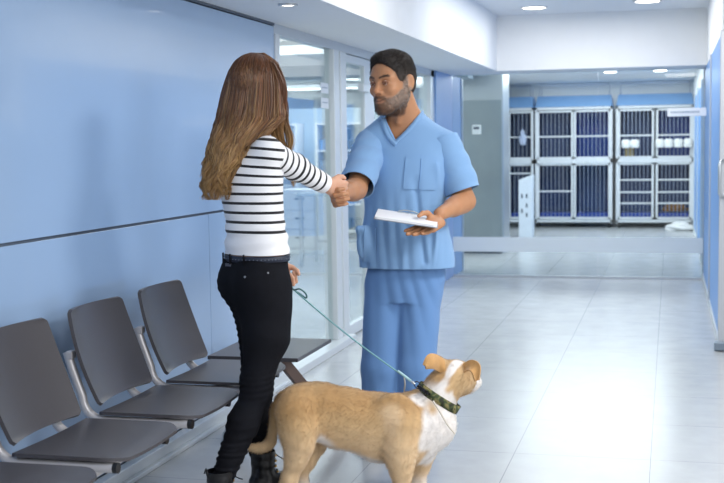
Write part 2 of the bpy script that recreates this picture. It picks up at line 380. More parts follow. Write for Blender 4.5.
# white containers hanging on the cage fronts
mw = mat('white_container_plastic', 'f0f2f4', .5)
for x, which in ((-.70, 'left one of the pair'), (-.56, 'right one of the pair')):
    o = MB().lathe([(.06, 0), (.072, .02), (.072, .12), (.04, .135)], (x, YC - .105, 1.30), 14).build('food_container', mw)
    props(o, f'white container on the upper left cage of the right bank, {which}', 'container', 'white containers on the cage fronts')
    bk = MB().box(x - .01, x + .01, YC - .05, YC - .02, 1.36, 1.42).build('hook', M['cage_frame'], o, base=(0, 0, 0))
for k, x in enumerate((-.17, -.03, .12, .27)):
    o = MB().lathe([(.06, 0), (.07, .02), (.07, .12), (.04, .14)], (x, YC - .105, 1.30), 14).build('food_container', mw)
    props(o, ('leftmost', 'second from left', 'third from left', 'rightmost')[k] + ' white container in the row of four on the right cages', 'container', 'white containers on the cage fronts')
    MB().box(x - .01, x + .01, YC - .05, YC - .02, 1.36, 1.42).build('hook', M['cage_frame'], o, base=(0, 0, 0))
bx = MB().box(-.72, -.58, YC + .05, YC + .2, 1.15, 1.30).build('cardboard_box', mat('tan_card', 'b8a26a', .7), bevel=.01); props(bx, 'tan box inside the cage below the pair of white containers', 'box')
def lump(name, c, r, m, seed, parent=None, n=22):
    rs = random.Random(seed); ph = [rs.uniform(0, 6) for _ in range(6)]
    vs = []; fs = []
    for i in range(n + 1):
        for k in range(2 * n):
            a = math.pi * k / n; b = -math.pi / 2 + math.pi * i / n
            q = 1 + .12 * math.sin(3 * a + ph[0]) + .10 * math.sin(5 * a + 4 * b + ph[1]) + .08 * math.sin(7 * b + 2 * a + ph[2])
            vs.append((c[0] + r[0] * q * math.cos(a) * math.cos(b), c[1] + r[1] * q * math.sin(a) * math.cos(b), max(c[2] - r[2] * .6, c[2] + r[2] * q * math.sin(b))))
    for i in range(n):
        for k in range(2 * n):
            a = i * 2 * n + k; b_ = i * 2 * n + (k + 1) % (2 * n); fs.append((a, b_, b_ + 2 * n, a + 2 * n))
    mb = MB().add(vs, fs, True); return mb.build(name, m, parent)
props(lump('blanket', (.06, YC + .2, .30), (.2, .12, .07), mat('brown_blanket', '9a6b35', .9, bump=.4), 3), 'crumpled golden brown blanket in the lower right cage', 'blanket')
props(lump('folded_cloth', (.16, 19.6, .045), (.21, .14, .075), mat('white_cloth', 'e2e4e6', .9, bump=.5, bscale=20), 5), 'heap of white cloth on the floor below the right cages', 'cloth')
props(lump('cloth_bag', (-2.37, YC - .10, 1.46), (.05, .05, .15), mat('pale_bag', 'b6c2dc', .7, bump=.5, bscale=20), 9), 'pale bag hanging on the upper cage of the left bank', 'bag')
# projecting sign
sg = MB().box(-.03, .315, 11.5, 11.52, 1.625, 1.70).build('hanging_sign', mat('sign_white', 'e9ecef', .5), bevel=.004); props(sg, 'narrow white sign sticking out from the blue glass wall on the right', 'sign')
st = MB()
x = .0
rs = random.Random(4)
while x < .25:
    wd = rs.uniform(.008, .02); st.box(x, x + wd, 11.498, 11.5, 1.655, 1.672); x += wd + .006
st.build('blurred_lettering', mat('sign_grey_print', '9aa6b4', .6), sg, base=(0, 0, 0))

# ---------------------------------------------------------------- office seen through the glass front
M['cab'] = mat('cabinet_white', 'e3e8ec', .4, var=.02); M['pale_blue'] = mat('pale_blue_paint', 'c6dae8', .5, var=.05)
M['worktop'] = mat('worktop_grey', 'aab4bb', .35)
e = empty('drawer_cabinet', (-4.65, 15.2, 0), 'white pedestal cabinet with drawers standing in the glazed room', 'cabinet')
MB().box(-4.95, -4.35, 15.0, 15.6, 0, .84).build('body', M['cab'], e, bevel=.008)
for z in (.08, .33, .58):
    d = MB().box(-4.92, -4.38, 14.98, 15.0, z, z + .22).build('drawer', M['cab'], e, bevel=.006)
    o = MB().box(-4.71, -4.59, 14.965, 14.98, z + .13, z + .15).build('handle', M['dark_gap'], d, base=(0, 0, 0)); o.location = tuple(-c for c in base_of(e))
def office_table(x0, x1, y0, y1, label):
    e = empty('work_table', ((x0 + x1) / 2, (y0 + y1) / 2, 0), label, 'table')
    MB().box(x0, x1, y0, y1, .82, .86).build('tabletop', M['worktop'], e, bevel=.005)
    for x in (x0 + .04, x1 - .04):
        for y in (y0 + .04, y1 - .04): MB().bar((x, y, 0), (x, y, .82), .04, .04).build('leg', M['alu'], e)
    MB().bar((x0 + .04, y1 - .04, .25), (x1 - .04, y1 - .04, .25), .03, .03).build('rail', M['alu'], e)
    return e
office_table(-4.2, -3.3, 13.4, 14.1, 'steel work table nearest the glass office front')
office_table(-6.3, -5.2, 15.6, 16.4, 'steel work table at the back left of the glazed room')
def shelf_unit(x0, x1, y0, y1, z1, nz, label, m):
    e = empty('shelf_unit', ((x0 + x1) / 2, (y0 + y1) / 2, 0), label, 'shelf')
    f = MB()
    for x in (x0, x1 - .03): f.box(x, x + .03, y0, y1, 0, z1)
    f.box(x0, x1, y1 - .02, y1, 0, z1); f.build('frame', M['cab'], e)
    for k in range(nz):
        z = .1 + (z1 - .13) * k / (nz - 1); MB().box(x0 + .03, x1 - .03, y0, y1 - .02, z, z + .025).build('shelf', M['cab'], e)
    return e
shelf_unit(-5.2, -4.3, 17.6, 18.0, 1.75, 5, 'tall white shelving with boxes in the glazed room', M['cab'])
shelf_unit(-3.9, -2.9, 17.6, 18.0, 1.75, 5, 'tall white shelving with blue boxes nearer the steel cabinet', M['cab'])
shelf_unit(-6.6, -5.5, 17.6, 18.0, 1.75, 5, 'tall white shelving at the far left of the glazed room', M['cab'])
rs = random.Random(11); bcols = [mat('box_' + n, c, .6) for n, c in (('blue', '5f86b8'), ('grey', '7c8894'), ('white', 'dfe6ea'), ('dark', '3f4d5c'), ('teal', '7fa9b8'))]
cn = {0: 'blue', 1: 'grey', 2: 'white', 3: 'dark', 4: 'pale teal'}
lv = {0: 'lowest', 1: 'second', 2: 'middle', 3: 'fourth'}
for sx, nmS in ((-5.17, 'middle shelving'), (-3.87, 'shelving nearer the steel cabinet'), (-6.57, 'far left shelving')):
    for k in range(4):
        z = .1 + 1.62 * k / 4 + .025; x = sx + .02; idx = 0
        while x < sx + .72:
            wd = rs.uniform(.1, .24); h = rs.uniform(.14, .32); ci = rs.randrange(5)
            o = MB().box(x, x + wd, 17.66, 17.92, z, z + h).build('storage_box', bcols[ci], bevel=.004)
            props(o, f'{cn[ci]} storage box on the {lv[k]} shelf of the {nmS}', 'box', 'storage boxes in the glazed room'); x += wd + rs.uniform(.01, .1)
# wall cupboards and strip lamp
e = MB().box(-7.5, -2.9, 18.6, 18.62, .9, 2.0).build('blue_wall_panel', M['pale_blue']); props(e, kind='structure')
e = empty('strip_lamp', (-4.6, 13.2, 2.05), 'long glowing strip lamp hanging in the glazed room', 'lamp')
MB().box(-5.9, -3.2, 13.16, 13.24, 2.05, 2.09).build('housing', M['alu_white'], e); MB().box(-5.88, -3.22, 13.17, 13.23, 2.035, 2.05).build('tube_lamp', mat('strip_glow', 'ffffff', .5, emit='f4fbff', es=4), e)
for x in (-5.6, -3.5): MB().bar((x, 13.2, 2.09), (x, 13.2, 2.40), .006, .006).build('cable', M['alu'], e)
struct('ceiling_beam', MB().box(-9, WX - .13, 14.6, 15.0, 2.20, 2.40), mat('grey_beam', '9aa8b2', .6))

# ---------------------------------------------------------------- bench with four seats and table
def seat_mat():
    m = bpy.data.materials.new('dark_laminate'); m.use_nodes = True; t = NT(m); b = t.n['Principled BSDF']
    tc = t.add('ShaderNodeTexCoord'); nz = t.add('ShaderNodeTexNoise'); nz.inputs['Scale'].default_value = 380; nz.inputs['Detail'].default_value = 2
    t.link(tc.outputs['Object'], nz.inputs['Vector'])
    t.link(t.mix(nz.outputs[0], lin('403e42'), lin('504d51')), b.inputs['Base Color'])
    b.inputs['Roughness'].default_value = .38; b.inputs['Specular IOR Level'].default_value = .5
    return m
M['seat'] = seat_mat(); M['seat_edge'] = mat('dark_edge', '262427', .5)
M['silver'] = mat('silver_powder_coat', 'cbc8ca', .36, metal=.3, var=.03)

def rounded(u, lo, hi, p=.08): return lo + (hi - lo) * u
def make_chair(y0, label):
    """seat spans y0..y0+.50, built in place for the first, copied after"""
    e = empty('waiting_chair', (-1.85, y0 + .25, 0), label, 'chair', 'waiting chairs on the shared beam')
    W = .50
    def seat(u, v):   # u front(0)->back(1) ; v across
        x = -1.625 - .37 * u
        hw = .25
        if u < .22: hw = .25 - .06 * (1 - u / .22) ** 2.6
        y = y0 + .25 + (v - .5) * 2 * hw
        z = .448 - .007 * math.sin(math.pi * v) * (1 - .3 * u)
        if u < .2: z -= .010 * (1 - u / .2) ** 2
        return (x - .0 , y, z)
    MB().grid(seat, 22, 18, .012).build('seat', M['seat'], e)
    def back(u, v):   # u bottom->top ; v across (0 near camera)
        z = .475 + .342 * u
        hw = .226 + .018 * math.sin(math.pi * min(1, max(0, (1 - u) * .9 + .05))) - .014 * u
        r = 0.016
        du = min(u, 1 - u) * .335
        if du < r: hw -= r - math.sqrt(max(0, r * r - (r - du) ** 2))
        y = y0 + .235 + (v - .5) * 2 * hw
        x = -2.005 - .12 * u - .030 * (1 - (2 * v - 1) ** 2) + .02 * (u - .5) ** 2 * 4 * .5
        return (x, y, z)
    MB().grid(back, 34, 20, .013).build('backrest', M['seat'], e)
    for k, y in enumerate((y0 + .025, y0 + .40)):
        p = []
        p += [(-2.128, y, .665), (-2.108, y, .60), (-2.086, y, .54)]
        for a in range(0, 91, 10):
            A = math.radians(a); p.append((-2.072 + .085 * (1 - math.cos(A)), y, .503 - .085 * math.sin(A)))
        p.append((-1.66, y, .418))
        f = MB().tube(p, .0165, 14).build('frame_tube', M['silver'], e)
        MB().tube([(-1.66, y, .418), (-1.645, y, .418)], .0175, 12).build('end_cap', M['black'], f, base=base_of(e)).location = (0, 0, 0)
        MB().box(-2.125, -2.10, y - .018, y + .018, .64, .67).build('bracket', M['silver'], e, bevel=.004)
    return e
c0 = make_chair(2.74, 'dark waiting chair nearest the viewer, only its seat corner showing, bottom left edge')
for k, (dy, lab) in enumerate(((.60, 'dark laminate waiting chair at the left edge of the photo, second from the viewer'),
                 (1.20, 'dark laminate waiting chair in the middle of the row, third from the viewer'),
                 (1.80, 'dark laminate waiting chair farthest from the viewer, beside the side table'))):
    c = copy_tree(c0); c.location.y += dy; c['label'] = lab
b = empty('seating_beam', (-1.85, 4.2, 0), 'silver beam with legs under the row of dark waiting chairs', 'bench frame')
MB().box(-1.88, -1.80, 2.4, 5.7, .335, .395).build('beam', M['silver'], b, bevel=.006)
for y in (2.80, 3.12, 3.40, 3.72, 4.0, 4.32, 4.6, 4.92):
    MB().box(-1.93, -1.76, y, y + .04, .395, .405).build('seat_bracket', M['black'], b)
def bench_leg(y):
    MB().bar((-1.84, y, .36), (-1.66, y, .03), .05, .03, up=(0, 1, 0)).build('leg', M['silver'], b, bevel=.004)
    MB().bar((-1.84, y, .36), (-2.05, y, .03), .05, .03, up=(0, 1, 0)).build('leg', M['silver'], b, bevel=.004)
    for x in (-1.66, -2.05): MB().lathe([(.03, 0), (.03, .02), (.015, .035)], (x, y, 0), 14).build('foot', M['black'], b)
bench_leg(2.55)
MB().bar((-1.72, 5.22, .425), (-1.50, 5.46, .03), .035, .05, up=(0, 0, 1)).build('leg', mat('brown_metal_leg', '6b5a54', .4, metal=.4), b, bevel=.004)
MB().bar((-1.84, 5.28, .36), (-2.05, 5.40, .03), .035, .05).build('leg', M['silver'], b, bevel=.004)
MB().lathe([(.035, 0), (.035, .03), (.015, .045)], (-1.50, 5.46, 0), 14).build('foot', M['alu_white'], b)
MB().lathe([(.035, 0), (.035, .03), (.015, .045)], (-2.05, 5.40, 0), 14).build('foot', M['alu_white'], b)
st = empty('side_table', (-1.84, 5.44, 0), 'dark square side table at the far end of the chair row', 'table')
MB().box(-2.06, -1.625, 5.16, 5.72, .428, .446).build('tabletop', M['seat'], st, bevel=.003)
MB().box(-1.9, -1.78, 5.35, 5.55, .395, .428).build('bracket', M['black'], st)
# ================================================================ sculpting tools
class SDF:
    def __init__(s, lo, hi, h, hz=None):
        s.ax = [np.arange(lo[i], hi[i] + h, h, dtype=np.float32) for i in range(3)]
        if hz: # finer above hz[0]
            z0, h2 = hz; s.ax[2] = np.concatenate([np.arange(lo[2], z0, h, dtype=np.float32), np.arange(z0, hi[2] + h2, h2, dtype=np.float32)])
        s.F = np.full([len(a) for a in s.ax], .3, np.float32)
    def box(s, lo, hi):
        sl = []
        for i in range(3):
            a = np.searchsorted(s.ax[i], lo[i]); b = np.searchsorted(s.ax[i], hi[i]); sl.append(slice(max(0, a), max(0, b)))
        return tuple(sl)
    def coords(s, sl):
        return np.meshgrid(s.ax[0][sl[0]], s.ax[1][sl[1]], s.ax[2][sl[2]], indexing='ij', sparse=True)
    def put(s, fn, lo, hi, k, mode='add', pad=.03):
        lo = np.array(lo) - k - pad; hi = np.array(hi) + k + pad; sl = s.box(lo, hi)
        if any(q.stop <= q.start for q in sl): return
        X, Y, Z = s.coords(sl); d = fn(X, Y, Z).astype(np.float32); F = s.F[sl]
        if mode == 'add':
            if k > 0:
                h = np.clip(.5 + .5 * (F - d) / k, 0, 1); s.F[sl] = F * (1 - h) + d * h - k * h * (1 - h)
            else: s.F[sl] = np.minimum(F, d)
        else:
            k = max(k, 1e-4); h = np.clip(.5 - .5 * (F + d) / k, 0, 1); s.F[sl] = F * (1 - h) - d * h + k * h * (1 - h)
    def cone(s, a, b, ra, rb, k=.02, flat=None, mode='add'):
        a = np.array(a, float); b = np.array(b, float); R = max(ra, rb)
        if flat is not None: fn_d, fs = nrm(flat[0]), flat[1]; R *= max(1, fs)
        ab = b - a; L2 = max(float(ab @ ab), 1e-9)
        def fn(X, Y, Z):
            px, py, pz = X - a[0], Y - a[1], Z - a[2]
            t = np.clip((px * ab[0] + py * ab[1] + pz * ab[2]) / L2, 0, 1)
            qx, qy, qz = px - t * ab[0], py - t * ab[1], pz - t * ab[2]
            l2 = qx * qx + qy * qy + qz * qz
            if flat is not None:
                m = qx * fn_d[0] + qy * fn_d[1] + qz * fn_d[2]; l2 = l2 - m * m + (m / fs) ** 2
            return np.sqrt(np.maximum(l2, 0)) - (ra + (rb - ra) * t)
        s.put(fn, np.minimum(a, b) - R, np.maximum(a, b) + R, k, mode); return s
    def chain(s, pts, rad, k=.02, flat=None):
        for i in range(len(pts) - 1): s.cone(pts[i], pts[i + 1], rad[i], rad[i + 1], k, flat)
        return s
    def ell(s, c, r, B=None, k=.02, mode='add'):
        """ellipsoid, rows of B are its axes"""
        c = np.array(c, float); B = np.eye(3) if B is None else np.array(B, float); R = max(r)
        def fn(X, Y, Z):
            px, py, pz = X - c[0], Y - c[1], Z - c[2]; k0 = 0; k1 = 0
            for i in range(3):
                q = px * B[i][0] + py * B[i][1] + pz * B[i][2]; k0 = k0 + (q / r[i]) ** 2; k1 = k1 + (q / r[i] ** 2) ** 2
            k0 = np.sqrt(k0); k1 = np.sqrt(k1) + 1e-9; return k0 * (k0 - 1) / k1
        s.put(fn, c - R, c + R, k, mode); return s
    def loft(s, keys, hd, k=.03, p=2.0):
        """stack of ellipses: (z, cx, cy, half width along hd, half depth across); hd = unit horizontal 'side' direction"""
        K = np.array(sorted(keys, key=lambda q: q[0]), float); hd = nrm(hd); ac = np.array([-hd[1], hd[0], 0])
        R = K[:, 3:5].max(); lo = (K[:, 1].min() - R, K[:, 2].min() - R, K[0, 0]); hi = (K[:, 1].max() + R, K[:, 2].max() + R, K[-1, 0])
        def cub(z, j):  # smooth interpolation
            zz = np.clip(z, K[0, 0], K[-1, 0]); i = np.clip(np.searchsorted(K[:, 0], zz) - 1, 0, len(K) - 2)
            z0, z1 = K[i, 0], K[i + 1, 0]; t = (zz - z0) / (z1 - z0)
            m = np.gradient(K[:, j], K[:, 0]); h = z1 - z0
            return (2 * t**3 - 3 * t**2 + 1) * K[i, j] + (t**3 - 2 * t**2 + t) * h * m[i] + (-2 * t**3 + 3 * t**2) * K[i + 1, j] + (t**3 - t**2) * h * m[i + 1]
        def fn(X, Y, Z):
            z = Z.astype(float); cx, cy, A, Bd = (cub(z, j) for j in (1, 2, 3, 4)); A = np.maximum(A, .005); Bd = np.maximum(Bd, .005)
            u = np.abs((X - cx) * hd[0] + (Y - cy) * hd[1]); v = np.abs((X - cx) * ac[0] + (Y - cy) * ac[1])
            q = ((u / A) ** p + (v / Bd) ** p) ** (1 / p); rr = np.sqrt(u * u + v * v)
            d = np.where(q > 1e-4, rr * (1 - 1 / np.maximum(q, 1e-4)), -np.minimum(A, Bd))
            dz = np.maximum(K[0, 0] - z, z - K[-1, 0])
            return np.where(dz > 0, np.sqrt(np.maximum(d, 0) ** 2 + dz ** 2), np.maximum(d, dz))
        s.put(fn, lo, hi, k); return s
    def mesh(s, iso=0.0, smooth=1):
        F = s.F - iso; S = F < 0; nx, ny, nz = F.shape
        c = np.zeros((nx - 1, ny - 1, nz - 1), np.uint8)
        for i in (0, 1):
            for j in (0, 1):
                for k in (0, 1): c += S[i:nx - 1 + i, j:ny - 1 + j, k:nz - 1 + k]
        act = (c > 0) & (c < 8); I = np.argwhere(act); ids = -np.ones(c.shape, np.int64); ids[act] = np.arange(len(I))
        acc = np.zeros((len(I), 3)); cnt = np.zeros(len(I))
        G = [(i, j, k) for i in (0, 1) for j in (0, 1) for k in (0, 1)]
        def P(ii): return np.stack([s.ax[a][ii[:, a]] for a in range(3)], 1)
        for g0 in G:
            for a in range(3):
                if g0[a]: continue
                g1 = list(g0); g1[a] = 1
                i0 = I + np.array(g0); i1 = I + np.array(g1)
                f0 = F[i0[:, 0], i0[:, 1], i0[:, 2]]; f1 = F[i1[:, 0], i1[:, 1], i1[:, 2]]
                m = (f0 < 0) != (f1 < 0); t = np.where(m, f0 / np.where(m, f0 - f1, 1), 0)[:, None]
                acc += np.where(m[:, None], P(i0) * (1 - t) + P(i1) * t, 0); cnt += m
        Vv = acc / np.maximum(cnt, 1)[:, None]; quads = []
        for a in range(3):
            b, d = (a + 1) % 3, (a + 2) % 3
            sl0 = [slice(None)] * 3; sl1 = [slice(None)] * 3; sl0[a] = slice(0, -1); sl1[a] = slice(1, None)
            X = S[tuple(sl0)] != S[tuple(sl1)]; E = np.argwhere(X)
            ok = (E[:, b] > 0) & (E[:, d] > 0) & (E[:, b] < F.shape[b] - 1) & (E[:, d] < F.shape[d] - 1); E = E[ok]
            def cid(db, dd):
                e = E.copy(); e[:, b] -= db; e[:, d] -= dd; return ids[e[:, 0], e[:, 1], e[:, 2]]
            q = np.stack([cid(1, 1), cid(0, 1), cid(0, 0), cid(1, 0)], 1)
            ins = S[E[:, 0], E[:, 1], E[:, 2]]; q[~ins] = q[~ins][:, ::-1]; quads.append(q)
        Q = np.concatenate(quads); Q = Q[(Q >= 0).all(1)]
        for _ in range(smooth): Vv = lap(Vv, Q, .5)
        return Vv, Q
def lap(V, Q, f):
    A = np.zeros_like(V); n = np.zeros(len(V))
    for i in range(4):
        a = Q[:, i]; b = Q[:, (i + 1) % 4]
        for d in range(3): A[:, d] += np.bincount(a, V[b, d], len(V)) + np.bincount(b, V[a, d], len(V))
        n += np.bincount(a, minlength=len(V)) + np.bincount(b, minlength=len(V))
    return V * (1 - f) + f * A / np.maximum(n, 1)[:, None]
def normals(V, Q):
    n = np.cross(V[Q[:, 2]] - V[Q[:, 0]], V[Q[:, 3]] - V[Q[:, 1]]); N = np.zeros_like(V)
    for i in range(4):
        for d in range(3): N[:, d] += np.bincount(Q[:, i], n[:, d], len(V))
    return N / (np.linalg.norm(N, axis=1, keepdims=True) + 1e-12)
def wob(P, f, seed, n=6):
    rs = np.random.RandomState(seed); o = np.zeros(len(P))
    for _ in range(n):
        k = rs.normal(size=3); k *= f * rs.uniform(.6, 1.5) / np.linalg.norm(k); o += np.sin(P @ k + rs.uniform(0, 6.28))
    return o / n ** .5
def make(name, V, Q, m, parent=None, attrs=None, cuts=(), solid=0, smooth=True):
    """cuts: (point, normal, centre, radius): trims what lies on the normal's side, near centre"""
    base = base_of(parent) if parent else np.zeros(3)
    me = bpy.data.meshes.new(name); me.vertices.add(len(V)); me.vertices.foreach_set('co', (V - base).astype(np.float32).ravel())
    Q = np.asarray(Q); me.loops.add(Q.size); me.loops.foreach_set('vertex_index', Q.ravel().astype(np.int32))
    me.polygons.add(len(Q)); me.polygons.foreach_set('loop_start', np.arange(0, Q.size, Q.shape[1], dtype=np.int32))
    me.update(calc_edges=True); me.validate()
    me.polygons.foreach_set('use_smooth', [smooth] * len(me.polygons))
    for k, v in (attrs or {}).items():
        v = np.asarray(v, np.float32)
        if v.ndim == 2:
            a = me.attributes.new(k, 'FLOAT_COLOR', 'POINT'); a.data.foreach_set('color', np.concatenate([v[:, :3], np.ones((len(v), 1), np.float32)], 1).ravel())
        else:
            a = me.attributes.new(k, 'FLOAT', 'POINT'); a.data.foreach_set('value', v)
    if cuts:
        bm = bmesh.new(); bm.from_mesh(me)
        for pt, nn, ce, rad in cuts:
            pt = Vector(np.array(pt) - base); nn = Vector(nrm(nn)); ce = Vector(np.array(ce) - base)
            fs = [f for f in bm.faces if (f.calc_center_median() - ce).length < rad]
            gs = set(fs); 
            for f in fs: gs.update(f.edges); gs.update(f.verts)
            bmesh.ops.bisect_plane(bm, geom=list(gs), plane_co=pt, plane_no=nn, dist=1e-5)
            dl = [f for f in bm.faces if (f.calc_center_median() - ce).length < rad and (f.calc_center_median() - pt).dot(nn) > 0]
            bmesh.ops.delete(bm, geom=dl, context='FACES')
        bm.to_mesh(me); bm.free()
    if m: me.materials.append(m)
    o = bpy.data.objects.new(name, me); sc.collection.objects.link(o)
    if parent: o.parent = parent
    if solid:
        md = o.modifiers.new('solid', 'SOLIDIFY'); md.thickness = solid; md.offset = -1
    return o
def attr_mat(name, rough=.6, bump=0, bscale=200, sss=0, sheen=0, spec=.4, noise=0, nscale=300):
    m = bpy.data.materials.new(name); m.use_nodes = True; t = NT(m); b = t.n['Principled BSDF']
    a = t.add('ShaderNodeAttribute'); a.attribute_name = 'col'; c = a.outputs['Color']
    tc = t.add('ShaderNodeTexCoord')
    if noise:
        nz = t.add('ShaderNodeTexNoise'); nz.inputs['Scale'].default_value = nscale; nz.inputs['Detail'].default_value = 3; t.link(tc.outputs['Object'], nz.inputs['Vector'])
        g = t.math('MULTIPLY_ADD', nz.outputs[0], noise * 2, 1 - noise); cb = t.add('ShaderNodeCombineXYZ')
        for i in range(3): t.link(g, cb.inputs[i])
        c = t.mix(1.0, c, cb.outputs[0], 'MULTIPLY')
    t.link(c, b.inputs['Base Color']); b.inputs['Roughness'].default_value = rough; b.inputs['Specular IOR Level'].default_value = spec
    b.inputs['Sheen Weight'].default_value = sheen
    if sss: b.inputs['Subsurface Weight'].default_value = sss; b.inputs['Subsurface Radius'].default_value = (1, .35, .2); b.inputs['Subsurface Scale'].default_value = .01
    if bump:
        n2 = t.add('ShaderNodeTexNoise'); n2.inputs['Scale'].default_value = bscale; n2.inputs['Detail'].default_value = 4; t.link(tc.outputs['Object'], n2.inputs['Vector'])
        bp = t.add('ShaderNodeBump'); bp.inputs['Strength'].default_value = bump; bp.inputs['Distance'].default_value = .004
        t.link(n2.outputs[0], bp.inputs['Height']); t.link(bp.outputs[0], b.inputs['Normal'])
    return m
def strands(name, paths, radii, cols, m, parent):
    """paths: (n, k, 3); radii (n, k); cols (n, k, 3): three sided tapered hairs in one mesh"""
    n, k, _ = paths.shape; T = np.gradient(paths, axis=1); T /= np.linalg.norm(T, axis=2, keepdims=True) + 1e-9
    rf = np.random.RandomState(2).normal(size=(n, 1, 3)); X = np.cross(T, rf); X /= np.linalg.norm(X, axis=2, keepdims=True) + 1e-9; Y = np.cross(T, X)
    ring = np.stack([paths + (X * math.cos(a) + Y * math.sin(a)) * radii[..., None] for a in (0, 2.094, 4.189)], 2)
    V = ring.reshape(-1, 3); C = np.repeat(cols[:, :, None, :], 3, 2).reshape(-1, 3)
    i = np.arange(n)[:, None, None]; j = np.arange(k - 1)[None, :, None]; q = np.arange(3)[None, None, :]; b = (i * k + j) * 3
    Q = np.stack([b + q, b + (q + 1) % 3, b + 3 + (q + 1) % 3, b + 3 + q], -1).reshape(-1, 4)
    return make(name, V, Q, m, parent, {'col': C})
def smooth_path(ctrl, k):
    """ctrl (m,3) or (n,m,3) -> resampled Catmull-Rom with k points"""
    C = np.asarray(ctrl, float); one = C.ndim == 2
    if one: C = C[None]
    m = C.shape[1]; P = np.concatenate([2 * C[:, :1] - C[:, 1:2], C, 2 * C[:, -1:] - C[:, -2:-1]], 1)
    t = np.linspace(0, m - 1 - 1e-6, k); i = t.astype(int); f = (t - i)[None, :, None]
    p0, p1, p2, p3 = (P[:, i + d] for d in range(4))
    o = .5 * (2 * p1 + (p2 - p0) * f + (2 * p0 - 5 * p1 + 4 * p2 - p3) * f**2 + (3 * p1 - p0 - 3 * p2 + p3) * f**3)
    return o[0] if one else o
def hand(S, wrist, p, n, thumb_side, curl, sc_=1.0, spread=.10, thumb=None, k=.008, rf=1.0):
    """p: wrist->knuckles, n: way the palm faces, thumb_side: +1/-1 along cross(p,n). curl: per joint angles per finger"""
    p = nrm(p); n = nrm(n - p * (np.array(n) @ p)); sd = np.cross(p, n) * thumb_side; w0 = np.array(wrist, float)
    offs = [.030, .010, -.011, -.030]; kl = [.088, .092, .087, .078]; ln = [(.042, .026, .020), (.046, .030, .021), (.043, .028, .021), (.034, .021, .018)]; rr = [.0092, .0095, .0090, .0080]
    for f in range(4):
        kn = w0 + (p * kl[f] + sd * offs[f]) * sc_; S.cone(w0 + (p * .012 + sd * offs[f] * .55) * sc_, kn, .016 * sc_, .0125 * sc_, .014)
    S.ell(w0 + (p * .045 + n * .006) * sc_, (.042 * sc_, .036 * sc_, .016 * sc_), [p, sd, n], .012)
    tips = []
    for f in range(4):
        a = 0; q = w0 + (p * kl[f] + sd * offs[f]) * sc_; cu = curl[f] if hasattr(curl[0], '__len__') else curl
        dp = nrm(p + sd * spread * (1.5 - f) / 1.5 * .8)
        for j in range(3):
            a += cu[j]; d = dp * math.cos(a) + n * math.sin(a); e = q + d * ln[f][j] * sc_
            r0 = rr[f] * sc_ * rf * (1 - .08 * j); S.cone(q, e, r0 * 1.04, r0 * .93, .003 if j else .006); q = e
        tips.append((q, d))
    th = thumb or ((.55, .75, .1), (.85, .35, .35), (.9, .1, .45))
    q = w0 + (p * .020 + sd * .022 + n * .004) * sc_
    for j, (L, r) in enumerate(((.042, .0145), (.032, .0112), (.026, .0102))):
        d = nrm(p * th[j][0] + sd * th[j][1] + n * th[j][2]); e = q + d * L * sc_; S.cone(q, e, r * sc_, (.0112, .0104, .0085)[j] * sc_, .010 if j == 0 else .004); q = e
    tips.append((q, d)); return tips
_old_mesh = SDF.mesh
def _mesh2(s, iso=0.0, smooth=1):
    V, Q = _old_mesh(s, iso, smooth); c = V.mean(0)
    vol = np.einsum('ij,ij->i', V[Q[:, 0]] - c, np.cross(V[Q[:, 1]] - c, V[Q[:, 2]] - c)).sum()
    return (V, Q if vol > 0 else Q[:, ::-1].copy())
SDF.mesh = _mesh2
def segd(P, a, b):
    a = np.array(a); ab = np.array(b) - a; t = np.clip(((P - a) @ ab) / max(ab @ ab, 1e-9), 0, 1)[:, None]; return np.linalg.norm(P - a - t * ab, axis=1)
def sstep(x, a, b): t = np.clip((x - a) / (b - a), 0, 1); return t * t * (3 - 2 * t)
